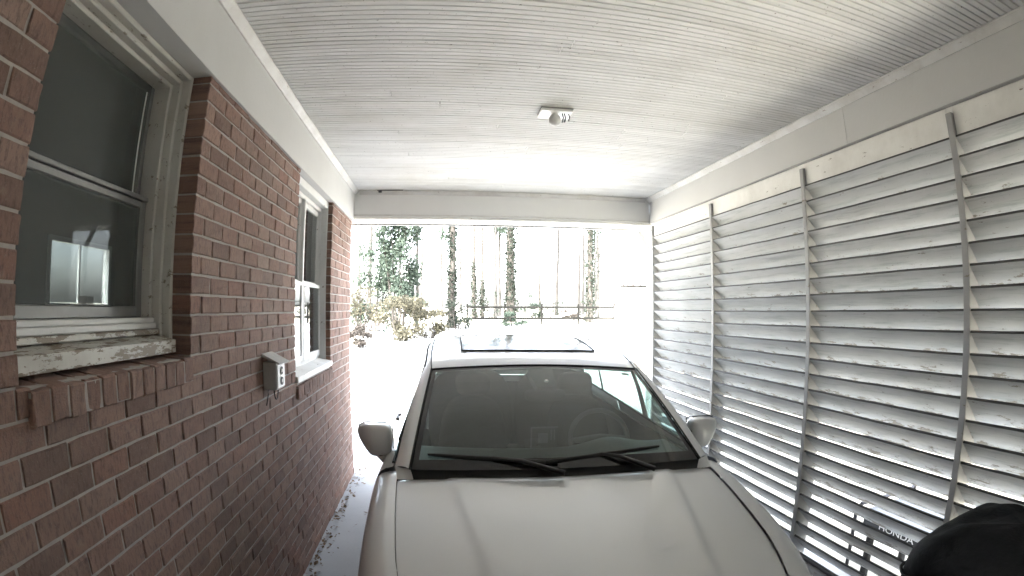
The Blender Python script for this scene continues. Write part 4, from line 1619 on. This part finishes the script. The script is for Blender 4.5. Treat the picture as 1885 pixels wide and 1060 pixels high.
bush(-.075, 22, 2.4, 2.0, 'yellow and orange leaved shrub below the tall evergreen', M_YEL, 1900, seed=5, cl=12, group=GE)
bush(-.020, 23, 2.0, 1.5, 'pale yellow shrub at the foot of the ivy trunk', M_YEL, 800, seed=6, cl=9, group=GE)
bush(-.145, 19, 1.3, 1.0, 'dark low shrub beside the brick wall end', M_RED, 800, seed=7, cl=7, s=(.04, .09), group=GE)
GF = 'shrubs around the rail fence'
bush(.137, 32, 1.6, .9, 'low spreading green shrub in front of the rail fence', M_EVER, 700, seed=8, cl=8, group=GF)
bush(.172, 41, 2.2, 2.4, 'bushy green shrub behind the rail fence right of the thick trunk', M_EVER, 900, seed=9, cl=10, group=GF)
bush(.255, 39, 2.2, .9, 'dark low shrub behind the rail fence left of the leaning trunk', M_RED, 600, seed=10, cl=8, group=GF)
bush(.070, 43, 2.2, 3.4, 'sparse tall sapling clump behind the left end of the rail fence', M_IVY, 420, seed=12, cl=10, group=GF)
bush(.095, 41, 1.8, 2.6, 'twiggy clump behind the fence between the short dark trunk and the pale pair', M_IVY, 320, seed=13, cl=9, group=GF)
bush(.215, 44, 2.6, 2.0, 'loose scrub behind the fence below the pale bark trunk', M_IVY, 320, seed=14, cl=9, group=GF)
bush(.030, 29, 1.5, 1.7, 'scraggly grey green shrub at the foot of the left ivy trunk', M_IVY, 420, seed=15, cl=9, group=GF)
bush(-.150, 24, 2.0, 3.2, 'thin pale leaved shrub against the end of the brick wall', M_YEL, 500, seed=16, cl=10, group=GE)
# rail fence
YF = 33
fx = [.0505 * YF, .1625 * YF, .1932 * YF * 1.0 + .0, .266 * YF, .3392 * YF]
fn = thing('rail_fence', 'dark two rail timber fence across the far side of the driveway', 'fence', (6.4, YF, ground_z(YF)))
for i, x in enumerate((.0505, .122, .1935, .266, .3392)):
    MB().bbox(x * YF - 6.4 - .055, x * YF - 6.4 + .055, -.05, .05, -.1, 1.34, .01).build('post', M_RAIL, fn)
xs_ = [.0505, .122, .1935, .266, .3392]
for a, c in zip(xs_[:-1], xs_[1:]):
    for z in (.42, 1.12):
        MB().bbox(a * YF - 6.4, c * YF - 6.4, -.085, -.052, z - .065, z + .065, .008).build('rail', M_RAIL, fn)
mbx = thing('mailbox', 'small dark mailbox on a post at the right end of the rail fence', 'mailbox', (.3405 * 32.6, 32.6, ground_z(32.6)))
MB().prism([(-.14, 1.38), (.14, 1.38), (.14, 1.56), (.10, 1.64), (0, 1.68), (-.10, 1.64), (-.14, 1.56)], 'y', -.24, .24).build('box', M_DARKMETAL, mbx)
MB().bbox(-.05, .05, -.05, .05, -.1, 1.379, .006).build('post', M_BARKP, mbx)
# garden behind the house, seen through its room
bush(-8.0 / 8.6, 8.6, 2.2, 1.5, 'pale leaved shrub in the garden behind the house, seen through its window', M_IVY, 700, seed=31, cl=10)
# pale neighbouring house at the far right
nh = thing('neighbor_house', 'pale house glimpsed at the right end of the opening', 'house', (15.6, 38, ground_z(38)))
MB().box(-1.6, 9, 0, 8, -.2, 5.4).build('wall', M_SIDING, nh)
rf = MB().prism([(-.6, 5.42), (-.6, 5.56), (4, 7.8), (8.6, 5.56), (8.6, 5.42)], 'x', -1.9, 9.4).build('roof', M_SHINGLE, nh); fix_normals(rf.data)
pr = MB().prism([(-2.0, 2.48), (-2.0, 2.58), (-.02, 3.0), (-.02, 2.9)], 'x', -2.9, 4).build('porch_roof', M_SIDING, nh); fix_normals(pr.data)
gt = MB().box(-2.9, 4, -2.09, -2.02, 2.44, 2.57).build('gutter', M_RAIL, nh)
new_obj('leaf_clumps', fast_mesh('leaf_clumps', clumps([(x, -2.06, 2.58) for x in (-2.7, -2.3, -2.0, -1.3, -.9, -.6, -.2, .3)], [(.16, .05, .06)] * 8, 150, .05, .10), 4), M_RED, gt)
for x in (-2.8, .5, 3.8):
    MB().bbox(x - .06, x + .06, -1.95, -1.83, -.2, 2.44, .01).build('porch_post', M_SIDING, nh)
for x in (.4, 3.6):
    wd = MB(); ring(wd, x, x + 1.0, -.03, -.001, .8, 2.1, .01, .0, .0)
    f_ = MB().box(x, x + 1.0, -.03, -.002, .8, 1.8).build('window', M_WHITE, nh)
    MB().box(x + .06, x + .94, -.036, -.032, .86, 1.74).build('pane', M_GLOSSBLACK, f_)
